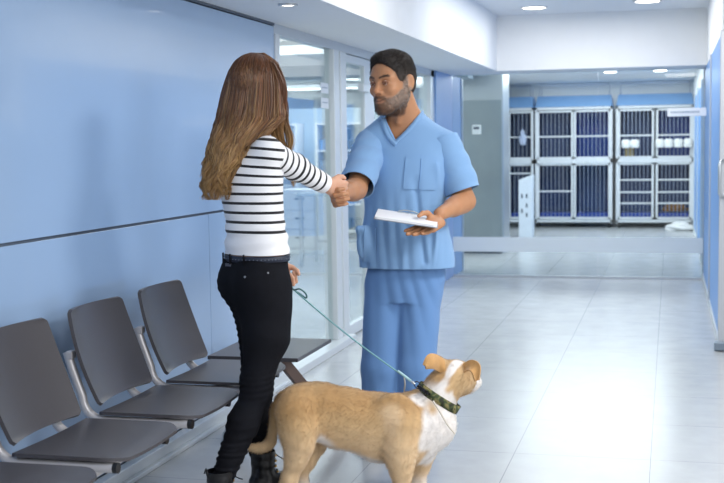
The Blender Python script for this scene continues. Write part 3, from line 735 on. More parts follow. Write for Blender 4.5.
class Head:
    def __init__(s, c, f, tilt_up=(0, 0, 1), sc_=1.0):
        s.c = np.array(c, float); s.f = nrm(f); s.l = nrm(np.cross(tilt_up, s.f)); s.u = np.cross(s.f, s.l); s.s = sc_; s.B = np.array([s.f, s.l, s.u])
    def w(s, x, y, z): return s.c + s.s * (s.f * x + s.l * y + s.u * z)
    def loc(s, P): return ((P - s.c) @ s.B.T) / s.s
    def build(s, S, male=True):
        q = s.s; w = s.w
        S.ell(w(-.012, 0, .048), (.100 * q, .077 * q, .086 * q), s.B, .02)
        S.ell(w(.030, 0, .010), (.062 * q, .064 * q, .075 * q), s.B, .03)
        S.ell(w(.034, 0, -.045), (.054 * q, .053 * q, .062 * q), s.B, .03)
        jw = .050 if male else .044
        for y in (-1, 1):
            S.cone(w(.002, y * jw, -.040), w(.062, y * .022, -.092), .022 * q, .018 * q, .025)
            S.cone(w(.004, y * .058, -.005), w(.002, y * jw, -.045), .016 * q, .018 * q, .03)
            S.cone(w(.082, y * .012, .030), w(.072, y * .044, .030), .012 * q, .010 * q, .018)
            S.ell(w(.062, y * .042, -.018), (.022 * q, .020 * q, .018 * q), s.B, .02)
        S.cone(w(.074, -.008, -.096), w(.074, .008, -.096), .019 * q, .019 * q, .02)
        S.cone(w(.070, 0, -.05), w(.076, 0, -.07), .030 * q, .026 * q, .015)
        for y in (-1, 1): S.ell(w(.094, y * .031, .010), (.016 * q, .019 * q, .013 * q), s.B, .014, 'sub')
        for y in (-1, 1): S.ell(w(.0735, y * .031, .010), (.0145 * q, .0145 * q, .0125 * q), s.B, .006)
        S.cone(w(.084, 0, .024), w(.106, 0, -.018), .0075 * q, .011 * q, .012)
        S.ell(w(.108, 0, -.022), (.013 * q, .012 * q, .010 * q), s.B, .006)
        for y in (-1, 1): S.ell(w(.096, y * .013, -.026), (.011 * q, .008 * q, .008 * q), s.B, .005)
        for y in (-1, 1): S.cone(w(.097, 0, -.0555), w(.082, y * .027, -.047), .0055 * q, .003 * q, .005)
        for y in (-1, 1): S.cone(w(.095, 0, -.067), w(.082, y * .025, -.052), .0066 * q, .003 * q, .005)
        for y in (-1, 1): S.cone(w(.1035, 0, -.0612), w(.088, y * .029, -.0495), .0016 * q, .0014 * q, .002, mode='sub')
        for y in (-1, 1):
            eb = np.array([nrm(s.f * .92 + s.u * .15 - s.l * y * .38), s.l, s.u]); eb[1] = nrm(np.cross(s.u, eb[0])); eb[2] = np.cross(eb[0], eb[1])
            S.ell(w(-.012, y * .080, .004), (.021 * q, .0075 * q, .034 * q), eb, .004)
            S.ell(w(-.006, y * .090, .007), (.011 * q, .007 * q, .020 * q), eb, .004, 'sub')
            S.ell(w(-.006, y * .078, -.022), (.009 * q, .006 * q, .010 * q), eb, .004)
def eyeset(hd, person, gaze, iris_col='3a2a1c'):
    ew = mat('eye_white', 'e6e2de', .25, var=.01); ir = mat('iris', iris_col, .15)
    for y in (-1, 1):
        c = hd.w(.0765, y * .031, .010); g = nrm(gaze)
        def ball(cc, r, m, nm, par, dirv, cap):
            S = []; a = nrm(np.cross(dirv, UP)); b = np.cross(a, dirv); vs = []; fs = []; n = 18; mrow = 12
            for i in range(mrow + 1):
                t = cap * i / mrow
                for k in range(n):
                    A = 2 * math.pi * k / n; vs.append(cc + r * (dirv * math.cos(t) + (a * math.cos(A) + b * math.sin(A)) * math.sin(t)))
            for i in range(mrow):
                for k in range(n): q0 = i * n + k; q1 = i * n + (k + 1) % n; fs.append((q0, q0 + n, q1 + n, q1))
            return MB().add(vs, fs, True).build(nm, m, par)
        e = ball(c, .0123 * hd.s, ew, 'eye', person, g, math.pi)
        i_ = ball(c, .01245 * hd.s, ir, 'iris', e, g, .48); i_.location = (0, 0, 0); 
        for v in i_.data.vertices: pass
# ================================================================ the woman (seen from behind, shaking hands, leash in the other hand)
SKIN_W = np.array(lin('d9a78c')[:3]); SKIN_M = np.array(lin('bb8763')[:3])
skin = attr_mat('skin', .48, bump=.12, bscale=350, sss=.12, noise=.05, nscale=60)
base = at(250, 510, 4.72); base[2] = 0
wm = empty('person', base, 'long-haired woman in striped top and black jeans shaking hands, seen from behind', 'person')
phi = math.radians(38); wf_ = RT * math.cos(phi) + AW * math.sin(phi); wside = RT * math.sin(phi) - AW * math.cos(phi)    # facing, her right side
def torso_keys(lst, off):
    out = []
    for px, py, d, a, b in lst:
        p = at(px, py, d); out.append((p[2], p[0], p[1], a + off, b + off))
    return out
WT = [(257, 258, 4.74, .142, .112), (257, 243, 4.74, .137, .108), (255, 225, 4.74, .128, .104), (253, 205, 4.74, .135, .106), (251, 185, 4.74, .148, .110), (250, 168, 4.74, .158, .108), (250, 155, 4.74, .150, .095), (250, 144, 4.74, .115, .075), (251, 134, 4.74, .062, .055)]
rsh = at(267, 152, 4.64); relb = at(296, 168, 4.80); rwr = at(328, 186, 4.955)
lsh = at(233, 150, 4.87); lelb = at(246, 218, 4.98); lwr = at(277, 262, 4.93)
# legs
rhip = at(264, 290, 4.69); rkn = at(257, 385, 4.66); ran = at(220, 487, 4.57)
lhip = at(257, 290, 4.82); lkn = at(257, 385, 4.86); lan = at(263, 470, 4.86)
def leg(S, off, hip, kn, an, side):
    m1 = hip * .5 + kn * .5 + RT * .020; m2 = kn * .62 + an * .38
    S.cone(hip, m1, .098 + off, .086 + off, .03); S.cone(m1, kn + UP * .02, .086 + off, .058 + off, .03)
    S.cone(kn + UP * .02, kn - UP * .03, .058 + off, .053 + off, .03); S.cone(kn - UP * .03, m2, .053 + off, .055 + off, .03); S.cone(m2, an, .055 + off, .036 + off, .03)
whead = Head(at(257, 92, 4.74), RT * .60 + AW * .80 - UP * .05, sc_=1.0)
lo = at(190, 520, 4.74); S = SDF((base[0] - .42, base[1] - .42, 0), (base[0] + .58, base[1] + .52, 1.80), .0042)
S.loft(torso_keys(WT, -.014), wside, .02)
S.loft([(at(257, y, 4.75)[2], *at(x, y, 4.75)[:2], a, b) for x, y, a, b in ((256, 300, .12, .10), (256, 280, .15, .11), (257, 262, .13, .10))], wside, .02)
leg(S, -.010, rhip, rkn, ran, 1); leg(S, -.010, lhip, lkn, lan, -1)
for an, dr_ in ((ran, nrm(RT * .75 + AW * .65)), (lan, nrm(RT * .85 + AW * .5))):
    S.cone(an, an - UP * .05, .034, .036, .02); S.cone(an - UP * .06, an - UP * .075 + dr_ * .12, .030, .024, .02)
S.cone(at(252, 134, 4.74), whead.w(-.02, 0, -.05), .050, .048, .03); whead.build(S, False)
S.chain([rsh, relb, rwr], [.044, .036, .024], .02); S.chain([lsh, lelb, lwr], [.042, .034, .024], .02)
TW = nrm(at(343, 190, 5.02) - rwr); 
hand(S, rwr, TW, AW * .9 + RT * -.1, 1 if np.cross(TW, AW)[2] > 0 else -1, (.55, .6, .45), 1.0, spread=.03, thumb=((.75, .6, .1), (.95, .1, .3), (.95, -.1, .35)))
lp = nrm(-UP * .95 + RT * .35); ln_ = -wside * -1.0; ln_ = wside
hand(S, lwr, lp, ln_, 1 if np.cross(lp, ln_) @ wf_ > 0 else -1, (1.1, 1.5, .8), .95, spread=.02, thumb=((.6, .55, .5), (.6, .0, .8), (.5, -.4, .75)))
V, Q = S.mesh(smooth=1)
make('body', V, Q, skin, wm, {'col': np.tile(SKIN_W, (len(V), 1)) * (1 + .05 * wob(V, 30, 3)[:, None])})
del S
# striped top
def stripe_mat(name):
    m = bpy.data.materials.new(name); m.use_nodes = True; t = NT(m); b = t.n['Principled BSDF']
    a = t.add('ShaderNodeAttribute'); a.attribute_name = 's'
    f = t.math('FRACT', t.math('DIVIDE', a.outputs['Fac'], .0368)); st = t.math('LESS_THAN', f, .29)
    a2 = t.add('ShaderNodeAttribute'); a2.attribute_name = 'on'; st = t.math('MULTIPLY', st, t.math('GREATER_THAN', a2.outputs['Fac'], .5))
    t.link(t.mix(st, lin('f1f0f2'), lin('17161b')), b.inputs['Base Color']); b.inputs['Roughness'].default_value = .85; b.inputs['Sheen Weight'].default_value = .2
    tc = t.add('ShaderNodeTexCoord'); n2 = t.add('ShaderNodeTexNoise'); n2.inputs['Scale'].default_value = 500; t.link(tc.outputs['Object'], n2.inputs['Vector'])
    bp = t.add('ShaderNodeBump'); bp.inputs['Strength'].default_value = .2; bp.inputs['Distance'].default_value = .002; t.link(n2.outputs[0], bp.inputs['Height']); t.link(bp.outputs[0], b.inputs['Normal'])
    return m
stm = stripe_mat('striped_knit')
S = SDF((base[0] - .3, base[1] - .32, .85), (base[0] + .35, base[1] + .35, 1.55), .0045)
S.loft(torso_keys([(k[0], k[1], k[2], k[3], k[4]) for k in WT], .004), wside, .02)
S.cone(rsh, rsh * .75 + relb * .25, .062, .055, .03); S.cone(lsh, lsh * .75 + lelb * .25, .060, .052, .03)
V, Q = S.mesh(smooth=1); N = normals(V, Q)
zh = at(257, 253, 4.74)[2]; zt = at(257, 236, 4.74)[2]; zr = (V - base) @ RT
fold = .0035 * np.sin(V[:, 2] * 120 + 3 * wob(V, 9, 5)) * sstep(V[:, 2], zt + .12, zt + .01) + .003 * wob(V, 22, 8)
V2 = V + N * fold[:, None]; sa = V[:, 2] + .10 * zr * sstep(V[:, 2], 1.2, 1.35) + .004 * wob(V, 8, 4) + .012 * 0
neckp = at(252, 137, 4.74)
top = make('striped_top', V2, Q, stm, wm, {'s': sa, 'on': (V[:, 2] > zt).astype(float)},
     cuts=[((0, 0, zh), (0, 0, -1), (base[0], base[1], zh), .5), (neckp, UP, neckp, .12),
           (rsh * .80 + relb * .20, relb - rsh, rsh * .7 + relb * .3, .068), (lsh * .80 + lelb * .20, lelb - lsh, lsh * .7 + lelb * .3, .085)], solid=.003)
def sleeve(sh, el, wr, cuffp, r, nm, flare=0):
    mn = np.minimum(np.minimum(sh, el), wr) - .1; mx = np.maximum(np.maximum(sh, el), wr) + .1
    S = SDF(mn, mx, .0042); S.chain([sh, el, wr], r, .03); V, Q = S.mesh(smooth=1); N = normals(V, Q)
    L1 = np.linalg.norm(el - sh); d1 = nrm(el - sh); d2 = nrm(wr - el); s1 = (V - sh) @ d1; s2 = L1 + (V - el) @ d2
    k = sstep(s1, L1 - .04, L1 + .04); s_ = s1 * (1 - k) + s2 * k
    Lt = L1 + np.linalg.norm(cuffp - el)
    V = V + N * (.0022 * wob(V, 28, 6) + .003 * np.sin(s_ * 150 + 2 * wob(V, 12, 2)) * np.exp(-((s_ - L1) / .06) ** 2))[:, None]
    return make(nm, V, Q, stm, top, {'s': s_ * 0.93 + .02, 'on': (s_ < Lt - .026).astype(float)}, cuts=[(cuffp, wr - el, cuffp, .12), (sh + (sh - el) * .02, sh - el, sh, .09)], solid=.003)
o = sleeve(rsh, relb, rwr, relb * .12 + rwr * .88, [.062, .046, .041], 'sleeve'); o2 = sleeve(lsh, lelb, lwr, lelb * .12 + lwr * .88, [.058, .046, .040], 'sleeve')
# jeans
JT = [(264, 338, 4.75, .105, .070), (263, 322, 4.75, .130, .088), (259.5, 304, 4.75, .150, .108), (256, 285, 4.75, .160, .120), (256, 270, 4.745, .150, .116), (257, 258, 4.745, .142, .112), (257, 250, 4.745, .138, .108)]
def jeans(off):
    S = SDF((base[0] - .32, base[1] - .32, .10), (base[0] + .32, base[1] + .32, .99), .0045)
    leg(S, off, rhip, rkn, ran, 1); leg(S, off, lhip, lkn, lan, -1)
    S.loft(torso_keys(JT, off - .002), wside, .04)
    bk = -wf_
    for sgn in (1, -1):
        c = at(256, 279, 4.75) + bk * .042 + wside * sgn * .060; S.ell(c, (.070 + off, .070 + off, .080 + off), None, .06)
    return S
S = jeans(0.001); V, Q = S.mesh(smooth=1); N = normals(V, Q); z = V[:, 2]
g = wob(V, 10, 12)
wr = np.abs(np.sin(z * 105 + 2.2 * g + 6 * ((V - base) @ RT))) ** 3 * .0038 * np.clip(.25 + .8 * wob(V, 13, 77), 0, 1.2) + .0015 * wob(V, 40, 9)
kz = rkn[2]; wr += .003 * np.abs(np.sin(z * 150 + 3.5 * g)) ** 2 * np.exp(-((z - kz) / .06) ** 2)
wr += .004 * np.abs(np.sin(z * 170 + 2 * g)) ** 2 * np.exp(-((z - .24) / .06) ** 2)
denim = mat('black_denim', '121319', .8, var=.35, scale=40, bump=.25, bscale=900, spec=.15)
zw = at(257, 256.5, 4.745)[2]
jn = make('jeans', V + N * wr[:, None], Q, denim, wm, cuts=[((0, 0, zw), UP, (base[0], base[1], zw), .4), (ran + UP * .02, ran - rkn, ran, .1), (lan + UP * .03, lan - lkn, lan, .1)], solid=.003)
# belt, waistband line, rivets, back patch
def ring(keys, z, off, w_, m, nm, par, dots=0, hd=None):
    K = sorted(keys, key=lambda q: q[0]); zz = [k[0] for k in K]; cx, cy, a, b = [np.interp(z, zz, [k[j] for k in K]) for j in (1, 2, 3, 4)]
    hd = wside if hd is None else hd; ac = np.array([-hd[1], hd[0], 0]); c = np.array([cx, cy, z])
    mb = MB(); n = 64; vs = []; fs = []
    for k in range(n):
        A = 2 * math.pi * k / n; e1 = hd * math.cos(A) * (a + off) + ac * math.sin(A) * (b + off); nn = nrm(hd * math.cos(A) / a + ac * math.sin(A) / b)
        for o_, h in ((0, -w_ / 2), (.003, -w_ / 2), (.003, w_ / 2), (0, w_ / 2)): vs.append(c + e1 + nn * o_ + UP * h)
    for k in range(n):
        p_ = 4 * k; q_ = 4 * ((k + 1) % n)
        for j in range(4): fs.append((p_ + j, q_ + j, q_ + (j + 1) % 4, p_ + (j + 1) % 4))
    mb.add(vs, fs, True); ob = mb.build(nm, m, par)
    def pt(A, dz=0, o2=.004): return c + hd * math.cos(A) * (a + off + o2) + ac * math.sin(A) * (b + off + o2) + UP * dz
    return ob, pt
TJ = torso_keys(JT, 0)
belt, bpt = ring(TJ, at(257, 257, 4.745)[2], .004, .024, mat('navy_belt', '252b3c', .5), 'belt', wm)
dm = mat('belt_studs', '9aa3b4', .3, metal=.8); dd = MB()
for k in range(56):
    p_ = bpt(2 * math.pi * k / 56, 0, .0075); dd.lathe([(.0015, -.0012), (.0015, .0012)], p_, 6)
props(dd.build('studs', dm, belt, base=base_of(wm)), kind='stuff').location = (0, 0, 0)
def aproj(A): # angle on the ring whose outward direction is A (3D)
    return math.atan2(A @ np.array([-wside[1], wside[0], 0]), A @ wside)
a0 = aproj(nrm(-wf_)) ; 
pp = bpt(a0 - .12, -.026, .006)
n_ = nrm(-wf_); t_ = nrm(np.cross(UP, n_))
MB().bar(pp - t_ * .02, pp + t_ * .02, .004, .016).build('leather_patch', mat('dark_leather', '5a5860', .5), jn, base=base_of(wm)).location = (0, 0, 0)
for da in (.0, -.5, .5, -1.1):
    p_ = bpt(a0 + da, 0, .009); MB().bar(p_ - UP * .02, p_ + UP * .02, .010, .004).build('belt_loop', denim, wm)
rv = mat('rivet_metal', 'a9adb5', .3, metal=.9)
def on_surface(V, N, px, py):
    """nearest body point under a pixel"""
    rel = V - np.array([0, 0, HCAM]); dep = rel @ _f; X = 362 + FPX * (rel @ _r) / dep; Y = 241.5 - FPX * (rel @ _u) / dep
    r2 = (X - px) ** 2 + (Y - py) ** 2; i = np.where(r2 < 12)[0]; i = i[dep[i] < dep[i].min() + .03]; w_ = np.exp(-r2[i] / 2.0)[:, None]; p = (V[i] * w_).sum(0) / w_.sum(); n = nrm((N[i] * w_).sum(0)); t = at(px, py, 1.0) - np.array([0, 0, HCAM]); return np.array([0, 0, HCAM]) + t * ((p - np.array([0, 0, HCAM])) @ n) / (t @ n), n
for px, py in ((245, 277), (268, 273)):
    p_, nn = on_surface(V, N, px, py); MB().tube([p_, p_ + nn * .004], [.0045, .003], 10).build('rivet', rv, jn, base=base_of(wm)).location = (0, 0, 0)
# boots
lb = mat('black_leather', '111114', .32, var=.2, spec=.5, bump=.15, bscale=90); rub = mat('black_rubber', '0c0c0e', .6); gold = mat('brass', 'c9a467', .3, metal=.9)
for an, dv, nm in ((ran, nrm(RT * .75 + AW * .65), 'near'), (lan, nrm(RT * .88 + AW * .42), 'far')):
    g0 = an.copy(); g0[2] = 0; S = SDF(g0 - np.array([.26, .26, 0]) + UP * -.01, g0 + np.array([.3, .3, .26]), .004)
    topz = .185; S.cone(np.array([an[0], an[1], topz + .03]) , g0 + UP * .08, .054, .044, .02)
    S.cone(g0 + UP * .055 - dv * .02, g0 + UP * .05, .040, .042, .02); S.cone(g0 + UP * .06 + dv * .02, g0 + UP * .042 + dv * .15, .044, .036, .03); S.cone(g0 + UP * .04 + dv * .15, g0 + UP * .040 + dv * .165, .038, .034, .02)
    V3_, Q3 = S.mesh(); N3 = normals(V3_, Q3)
    V3_ = V3_ + N3 * (.0008 * np.sin(V3_[:, 2] * 160 + 3 * wob(V3_, 15, 2)))[:, None]
    bt = make('boot', V3_, Q3, lb, wm, cuts=[((0, 0, topz), UP, g0 + UP * topz, .1), ((0, 0, .018), -UP, g0, .4)], solid=.003)
    so = SDF(g0 - np.array([.26, .26, 0]) - UP * .02, g0 + np.array([.3, .3, .07]), .004)
    so.cone(g0 + UP * .035 - dv * .03, g0 + UP * .035 + dv * .165, .044, .044, .0); so.F = np.maximum(so.F, (so.ax[2][None, None, :] - .024)); so.F = np.maximum(so.F, (.002 - so.ax[2][None, None, :]))
    Vs, Qs = so.mesh(smooth=0); make('sole', Vs, Qs, rub, bt).location = (0, 0, 0)
    bt.children[-1].data.transform(Matrix.Translation(Vector(tuple(base_of(bt) - base_of(wm)))))
    sd = nrm(np.cross(UP, dv)); 
    for k in range(4):
        zc = .10 + .022 * k; fc = g0 + UP * zc + dv * (.052 if k > 0 else .060)
        lc = MB().tube([fc - sd * .022 - dv * .006, fc + dv * .004, fc + sd * .022 - dv * .006], .003, 8).build('lace', M['black'], bt, base=base_of(wm))
        for sg_ in (-1, 1):
            MB().tube([fc + sd * sg_ * .024 - dv * .008, fc + sd * sg_ * .028 - dv * .006], [.005, .005], 10).build('eyelet', gold, bt, base=base_of(wm))
    lp_ = g0 + UP * .172 + dv * .052
    MB().tube(smooth_path([lp_, lp_ + sd * .03 + dv * .02 - UP * .02, lp_ + sd * .01 + dv * .04 - UP * .035, lp_ - sd * .03 + dv * .03 - UP * .03], 10), .0025, 6).build('lace', M['black'], bt, base=base_of(wm))
    MB().tube([np.array([an[0], an[1], .17]) - dv * .052, np.array([an[0], an[1], .205]) - dv * .062, np.array([an[0], an[1], .185]) - dv * .068], .004, 6).build('pull_tab', lb, bt, base=base_of(wm))

# hair: a soft mass plus many individual locks
def hb(y): # silhouette (left, right, centre depth, half depth)
    K = [(54, 250, 264, 4.74, .03), (60, 236, 275, 4.74, .075), (70, 229, 281, 4.74, .098), (85, 223.5, 284, 4.74, .105), (100, 219.5, 285, 4.735, .105), (118, 216, 285, 4.725, .10), (135, 212, 268, 4.70, .10), (150, 209, 254, 4.69, .095), (168, 205, 243, 4.68, .08), (184, 203.5, 234, 4.67, .06), (198, 205, 228, 4.67, .035)]
    K = np.array(K); return [np.interp(y, K[:, 0], K[:, j]) for j in (1, 2, 3, 4)]
S = SDF(at(190, 205, 4.74) - .35, at(300, 50, 4.74) + .25, .005)
keys = []
for y in range(56, 182, 6):
    l, r, d, b_ = hb(y); p = at((l + r) / 2, y, d); keys.append((p[2], p[0], p[1], max(.006, (r - l) / 2 * d / FPX - .012), max(.005, b_ - .014)))
S.loft(keys, RT, .01)
S.ell(whead.w(-.014, 0, .050), (.106, .083, .091), whead.B, .02)
# keep the face free
S.ell(whead.w(.085, 0, -.04), (.07, .052, .11), whead.B, .02, 'sub')
V, Q = S.mesh(smooth=2); N = normals(V, Q); V = V + N * (.003 * wob(V * np.array([1, 1, .25]), 60, 3))[:, None]
hcol = attr_mat('hair', .34, noise=.15, nscale=250, spec=.55)
D = np.array(lin('3a2519')[:3]); T1 = np.array(lin('7d4f31')[:3]); T2 = np.array(lin('c39a63')[:3])
zz = V[:, 2]; k_ = sstep(zz, 1.50, 1.2)[:, None]
hair = make('hair', V, Q, hcol, wm, {'col': D * (1 - k_) + T1 * .8 * k_})
rs = np.random.RandomState(7); NS = 2600; KP = 22; ys_ = np.linspace(0, 1, KP)
paths = np.zeros((NS, KP, 3)); rad = np.zeros((NS, KP)); cols = np.zeros((NS, KP, 3))
clump = rs.uniform(0, 2 * math.pi, 70); cph = rs.uniform(0, 6.28, (70, 4)); cly = rs.uniform(168, 201, 70); clt = rs.uniform(0, 1, 70)
for i in range(NS):
    c = rs.randint(70); th0 = clump[c] + rs.normal(0, .07); lay = 1 - abs(rs.normal(0, .05)); ys0 = 53 + rs.uniform(0, 1) ** 2 * 6; yend = min(200, cly[c] + rs.normal(0, 3.5))
    if th0 % (2 * math.pi) < math.pi and rs.rand() < .6: th0 = -th0
    yy = ys0 + (yend - ys0) * ys_
    l, r, d, b_ = hb(yy)
    cx = (l + r) / 2; hw = (r - l) / 2; am = sstep(yy, 90, 180)
    wv = 3.4 * am * np.sin(yy * .17 + cph[c, 0]) + 1.4 * am * np.sin(yy * .33 + cph[c, 1]); wd = .010 * am * np.sin(yy * .15 + cph[c, 2])
    px = cx + hw * lay * np.cos(th0) + wv + am * rs.normal(0, .8); dd_ = d + b_ * lay * math.sin(th0) + wd
    for j in range(KP): paths[i, j] = at(px[j], yy[j], dd_[j])
    rad[i] = (.0024 if rs.rand() < .2 else .0015) * (1 - .75 * sstep(ys_, .75, 1)) * rs.uniform(.7, 1.2); kk = sstep(yy, 85, 185) * (.55 + .6 * clt[c]); kk = np.clip(kk + rs.normal(0, .22), 0, 1)[:, None]
    cols[i] = (T1 * rs.uniform(.3, 1.1) * (.55 + .7 * clt[(c * 7) % 70]) * (1 - kk) + T2 * rs.uniform(.7, 1.0) * kk)
def off_skull(P, pad=1.13):
    q = whead.loc(P.reshape(-1, 3)) - np.array([-.012, 0, .048]); r = np.array([.100, .077, .086]); k = np.linalg.norm(q / r, axis=1)
    g = np.where((k < pad) & (k > 1e-3), pad / np.maximum(k, 1e-3), 1)[:, None]; q = q * g + np.array([-.012, 0, .048])
    return (whead.c + q @ whead.B).reshape(P.shape)
paths = off_skull(paths, 1.14)
# drop strands running through the face
fl = whead.loc(paths.reshape(-1, 3)).reshape(NS, KP, 3); infr = ((fl[..., 0] > .03) & (abs(fl[..., 1]) < .058) & (fl[..., 2] < .06) & (fl[..., 2] > -.12)).any(1)
ok = ~infr; so_ = strands('hair_locks', paths[ok], rad[ok], cols[ok], hcol, hair); so_.data.transform(Matrix.Translation(Vector(tuple(base_of(hair) - base_of(hair)))))
# crown locks running from the parting over the skull
NCR = 1500; pc = np.zeros((NCR, 12, 3)); pole = nrm(whead.u + whead.f * .25); pa1 = nrm(np.cross(pole, whead.l)); pa2 = np.cross(pole, pa1)
az = rs.uniform(0, 2 * math.pi, NCR); e0 = rs.uniform(.02, .9, NCR) ** 1.0; e1_ = np.minimum(e0 + rs.uniform(.5, .9, NCR), 1.75)
for i in range(NCR):
    el = np.linspace(e0[i], e1_[i], 12); a_ = az[i] + .05 * np.sin(el * 5 + i % 9)
    dd3 = np.cos(el)[:, None] * pole + np.sin(el)[:, None] * (np.cos(a_)[:, None] * pa1 + np.sin(a_)[:, None] * pa2)
    lq = dd3 @ whead.B.T; r = np.array([.1145, .0915, .0985]) * rs.uniform(.985, 1.015); kq = 1 / np.linalg.norm(lq / r, axis=1); pc[i] = whead.c + (lq * kq[:, None] + np.array([-.013, 0, .050])) @ whead.B
okc = ~((whead.loc(pc.reshape(-1, 3))[:, 0] > .075).reshape(NCR, 12).any(1))
cc_ = T1 * rs.uniform(.35, .9, (NCR, 1)); strands('crown_locks', pc[okc], np.tile(.0016 * np.sin(np.linspace(.5, 3.0, 12)), (okc.sum(), 1)), np.repeat(cc_[okc][:, None], 12, 1), hcol, hair)
# front locks falling over the shoulder towards the chest
NF = 420; pf = np.zeros((NF, KP, 3)); rf_ = np.zeros((NF, KP)); cf = np.zeros((NF, KP, 3))
gp = [((272, 62, 4.70), (281, 84, 4.70), (281, 108, 4.72), (279, 128, 4.74), (284, 150, 4.78), (291, 172, 4.80), (294, 188, 4.80)),
      ((268, 62, 4.72), (277, 84, 4.72), (283, 105, 4.75), (285, 122, 4.76), (290, 138, 4.76), (289, 150, 4.77), (286, 156, 4.78)),
      ((270, 62, 4.78), (282, 90, 4.78), (278, 112, 4.76), (272, 126, 4.74), (277, 142, 4.76), (284, 160, 4.80), (288, 178, 4.82))]
for i in range(NF):
    g_ = np.array(gp[i % 3]); c = np.array([at(*q) for q in g_]); j_ = rs.normal(0, 1, 3) * np.array([.010, .010, .004]); tight = np.linspace(1, .45, 7)[:, None]
    c = c + j_ * tight + rs.normal(0, .0015, c.shape); n_e = rs.uniform(.8, 1); P_ = smooth_path(c, 60)[: int(60 * n_e)]; pf[i] = P_[np.linspace(0, len(P_) - 1, KP).astype(int)]
    rf_[i] = .0014 * (1 - .7 * ys_ ** 3); kk = (sstep(ys_, .3, .9) * .9)[:, None]; cf[i] = T1 * rs.uniform(.55, 1) * (1 - kk) + T2 * rs.uniform(.7, 1) * kk
strands('hair_locks', pf, rf_, cf, hcol, hair)
# ================================================================ the man in scrubs
mb_ = at(405, 452, 5.58); mb_[2] = 0
mn = empty('person', mb_, 'bearded man in light blue scrubs shaking hands and holding a clipboard', 'person')
phm = math.radians(16); mf = nrm(-AW * math.cos(phm) - RT * math.sin(phm)); mside = nrm(np.cross(UP, mf))   # his left
MT = [(407, 285, 5.56, .222, .142), (407, 262, 5.56, .218, .143), (406, 235, 5.56, .204, .140), (406, 205, 5.56, .190, .138), (406, 180, 5.56, .198, .140), (406, 158, 5.56, .203, .135), (405, 142, 5.56, .196, .118), (405, 130, 5.56, .158, .095), (405, 120, 5.56, .105, .076), (405, 112, 5.56, .070, .064)]
mrs = at(371, 144, 5.55); mre = at(356, 189, 5.32); mrw = at(344, 193, 5.10)
mls = at(444, 142, 5.52); mle = at(465, 201, 5.50); mlw = at(440, 214, 5.29)
mhead = Head(at(392.5, 85, 5.46), -RT * .64 - AW * .77 - UP * .07, tilt_up=nrm(UP + RT * -.04), sc_=1.12)
rh_ = at(387, 285, 5.58); rk_ = at(382, 368, 5.56); ra_ = at(381, 438, 5.58)
lh_ = at(420, 285, 5.55); lk_ = at(416, 368, 5.53); la_ = at(419, 440, 5.54)
S = SDF((mb_[0] - .50, mb_[1] - .60, 0), (mb_[0] + .50, mb_[1] + .35, 1.95), .0044, hz=(1.50, .0026))
S.ax[0] = np.arange(mb_[0] - .50, mb_[0] + .46, .0040).astype(np.float32); S.ax[1] = np.arange(mb_[1] - .60, mb_[1] + .32, .0040).astype(np.float32)
S.F = np.full([len(a) for a in S.ax], .3, np.float32)
S.loft(torso_keys([(a, b, c, d * .86, e * .86) for a, b, c, d, e in MT[1:]], -.004), mside, .02)
for h_, k2, a_ in ((rh_, rk_, ra_), (lh_, lk_, la_)):
    S.cone(h_, k2, .085, .058, .03); S.cone(k2, k2 * .6 + a_ * .4, .056, .058, .02); S.cone(k2 * .6 + a_ * .4, a_, .058, .038, .02); S.cone(a_ - UP * .03, a_ - UP * .05 + mf * .13, .036, .028, .02)
S.cone(at(407, 126, 5.57), mhead.w(-.030, 0, -.06), .068, .063, .03); mhead.build(S, True)
S.cone(mhead.w(-.038, 0, -.05), at(406, 118, 5.55), .062, .066, .02)
# trapezius
for sd_, p_ in ((1, mls), (-1, mrs)): S.cone(at(405, 119, 5.57), p_ * .8 + at(405, 136, 5.57) * .2, .045, .05, .04)
# collar bones / neck tendon
S.cone(mhead.w(-.005, .055, -.045), at(398, 122, 5.48), .012, .010, .02)
S.chain([mrs, mre, mrw], [.056, .046, .030], .02); S.cone(mre * .8 + mrw * .2, mre * .5 + mrw * .5, .049, .043, .02)
S.chain([mls, mle, mlw], [.056, .046, .029], .02); S.cone(mle * .85 + mlw * .15, mle * .5 + mlw * .5, .048, .042, .02)
tm = nrm(at(331, 196, 5.00) - mrw); nmn = nrm(-AW * .95 + RT * .15)
hand(S, mrw - UP * .008, tm, nmn, 1 if np.cross(tm, nmn)[2] > 0 else -1, ((.55, 1.1, .8), (.7, 1.15, .8), (.8, 1.15, .8), (.85, 1.2, .8)), 1.06, spread=.02, thumb=((.75, .75, .0), (.95, .25, .3), (.85, -.05, .6)), rf=1.1)
mlw_ = mlw - UP * .028 - AW * .03; pl_ = nrm(at(408, 229, 5.16) - mlw); nl_ = nrm(UP * .85 - AW * .5)
hand(S, mlw_, pl_, nl_, 1, ((-.05, .1, .1), (-.05, .1, .1), (-.03, .15, .1), (.0, .2, .1)), 1.06, spread=.05, thumb=((.50, .35, .70), (.92, .0, .30), (1.0, -.10, -.10)), rf=1.08)
V, Q = S.mesh(smooth=1); del S
L = mhead.loc(V); col = np.tile(SKIN_M, (len(V), 1)) * (1 + .05 * wob(V, 35, 3)[:, None])
def blend(col, c, k): return col * (1 - k[:, None]) + np.array(c) * k[:, None]
inh = (abs(L[:, 1]) < .12) & (L[:, 2] > -.16) & (L[:, 0] > -.13) & (L[:, 0] < .15)
# lips
lip = np.exp(-((L[:, 2] + .0612) / .0085) ** 4) * np.exp(-(L[:, 1] / .021) ** 4) * (L[:, 0] > .085) * inh
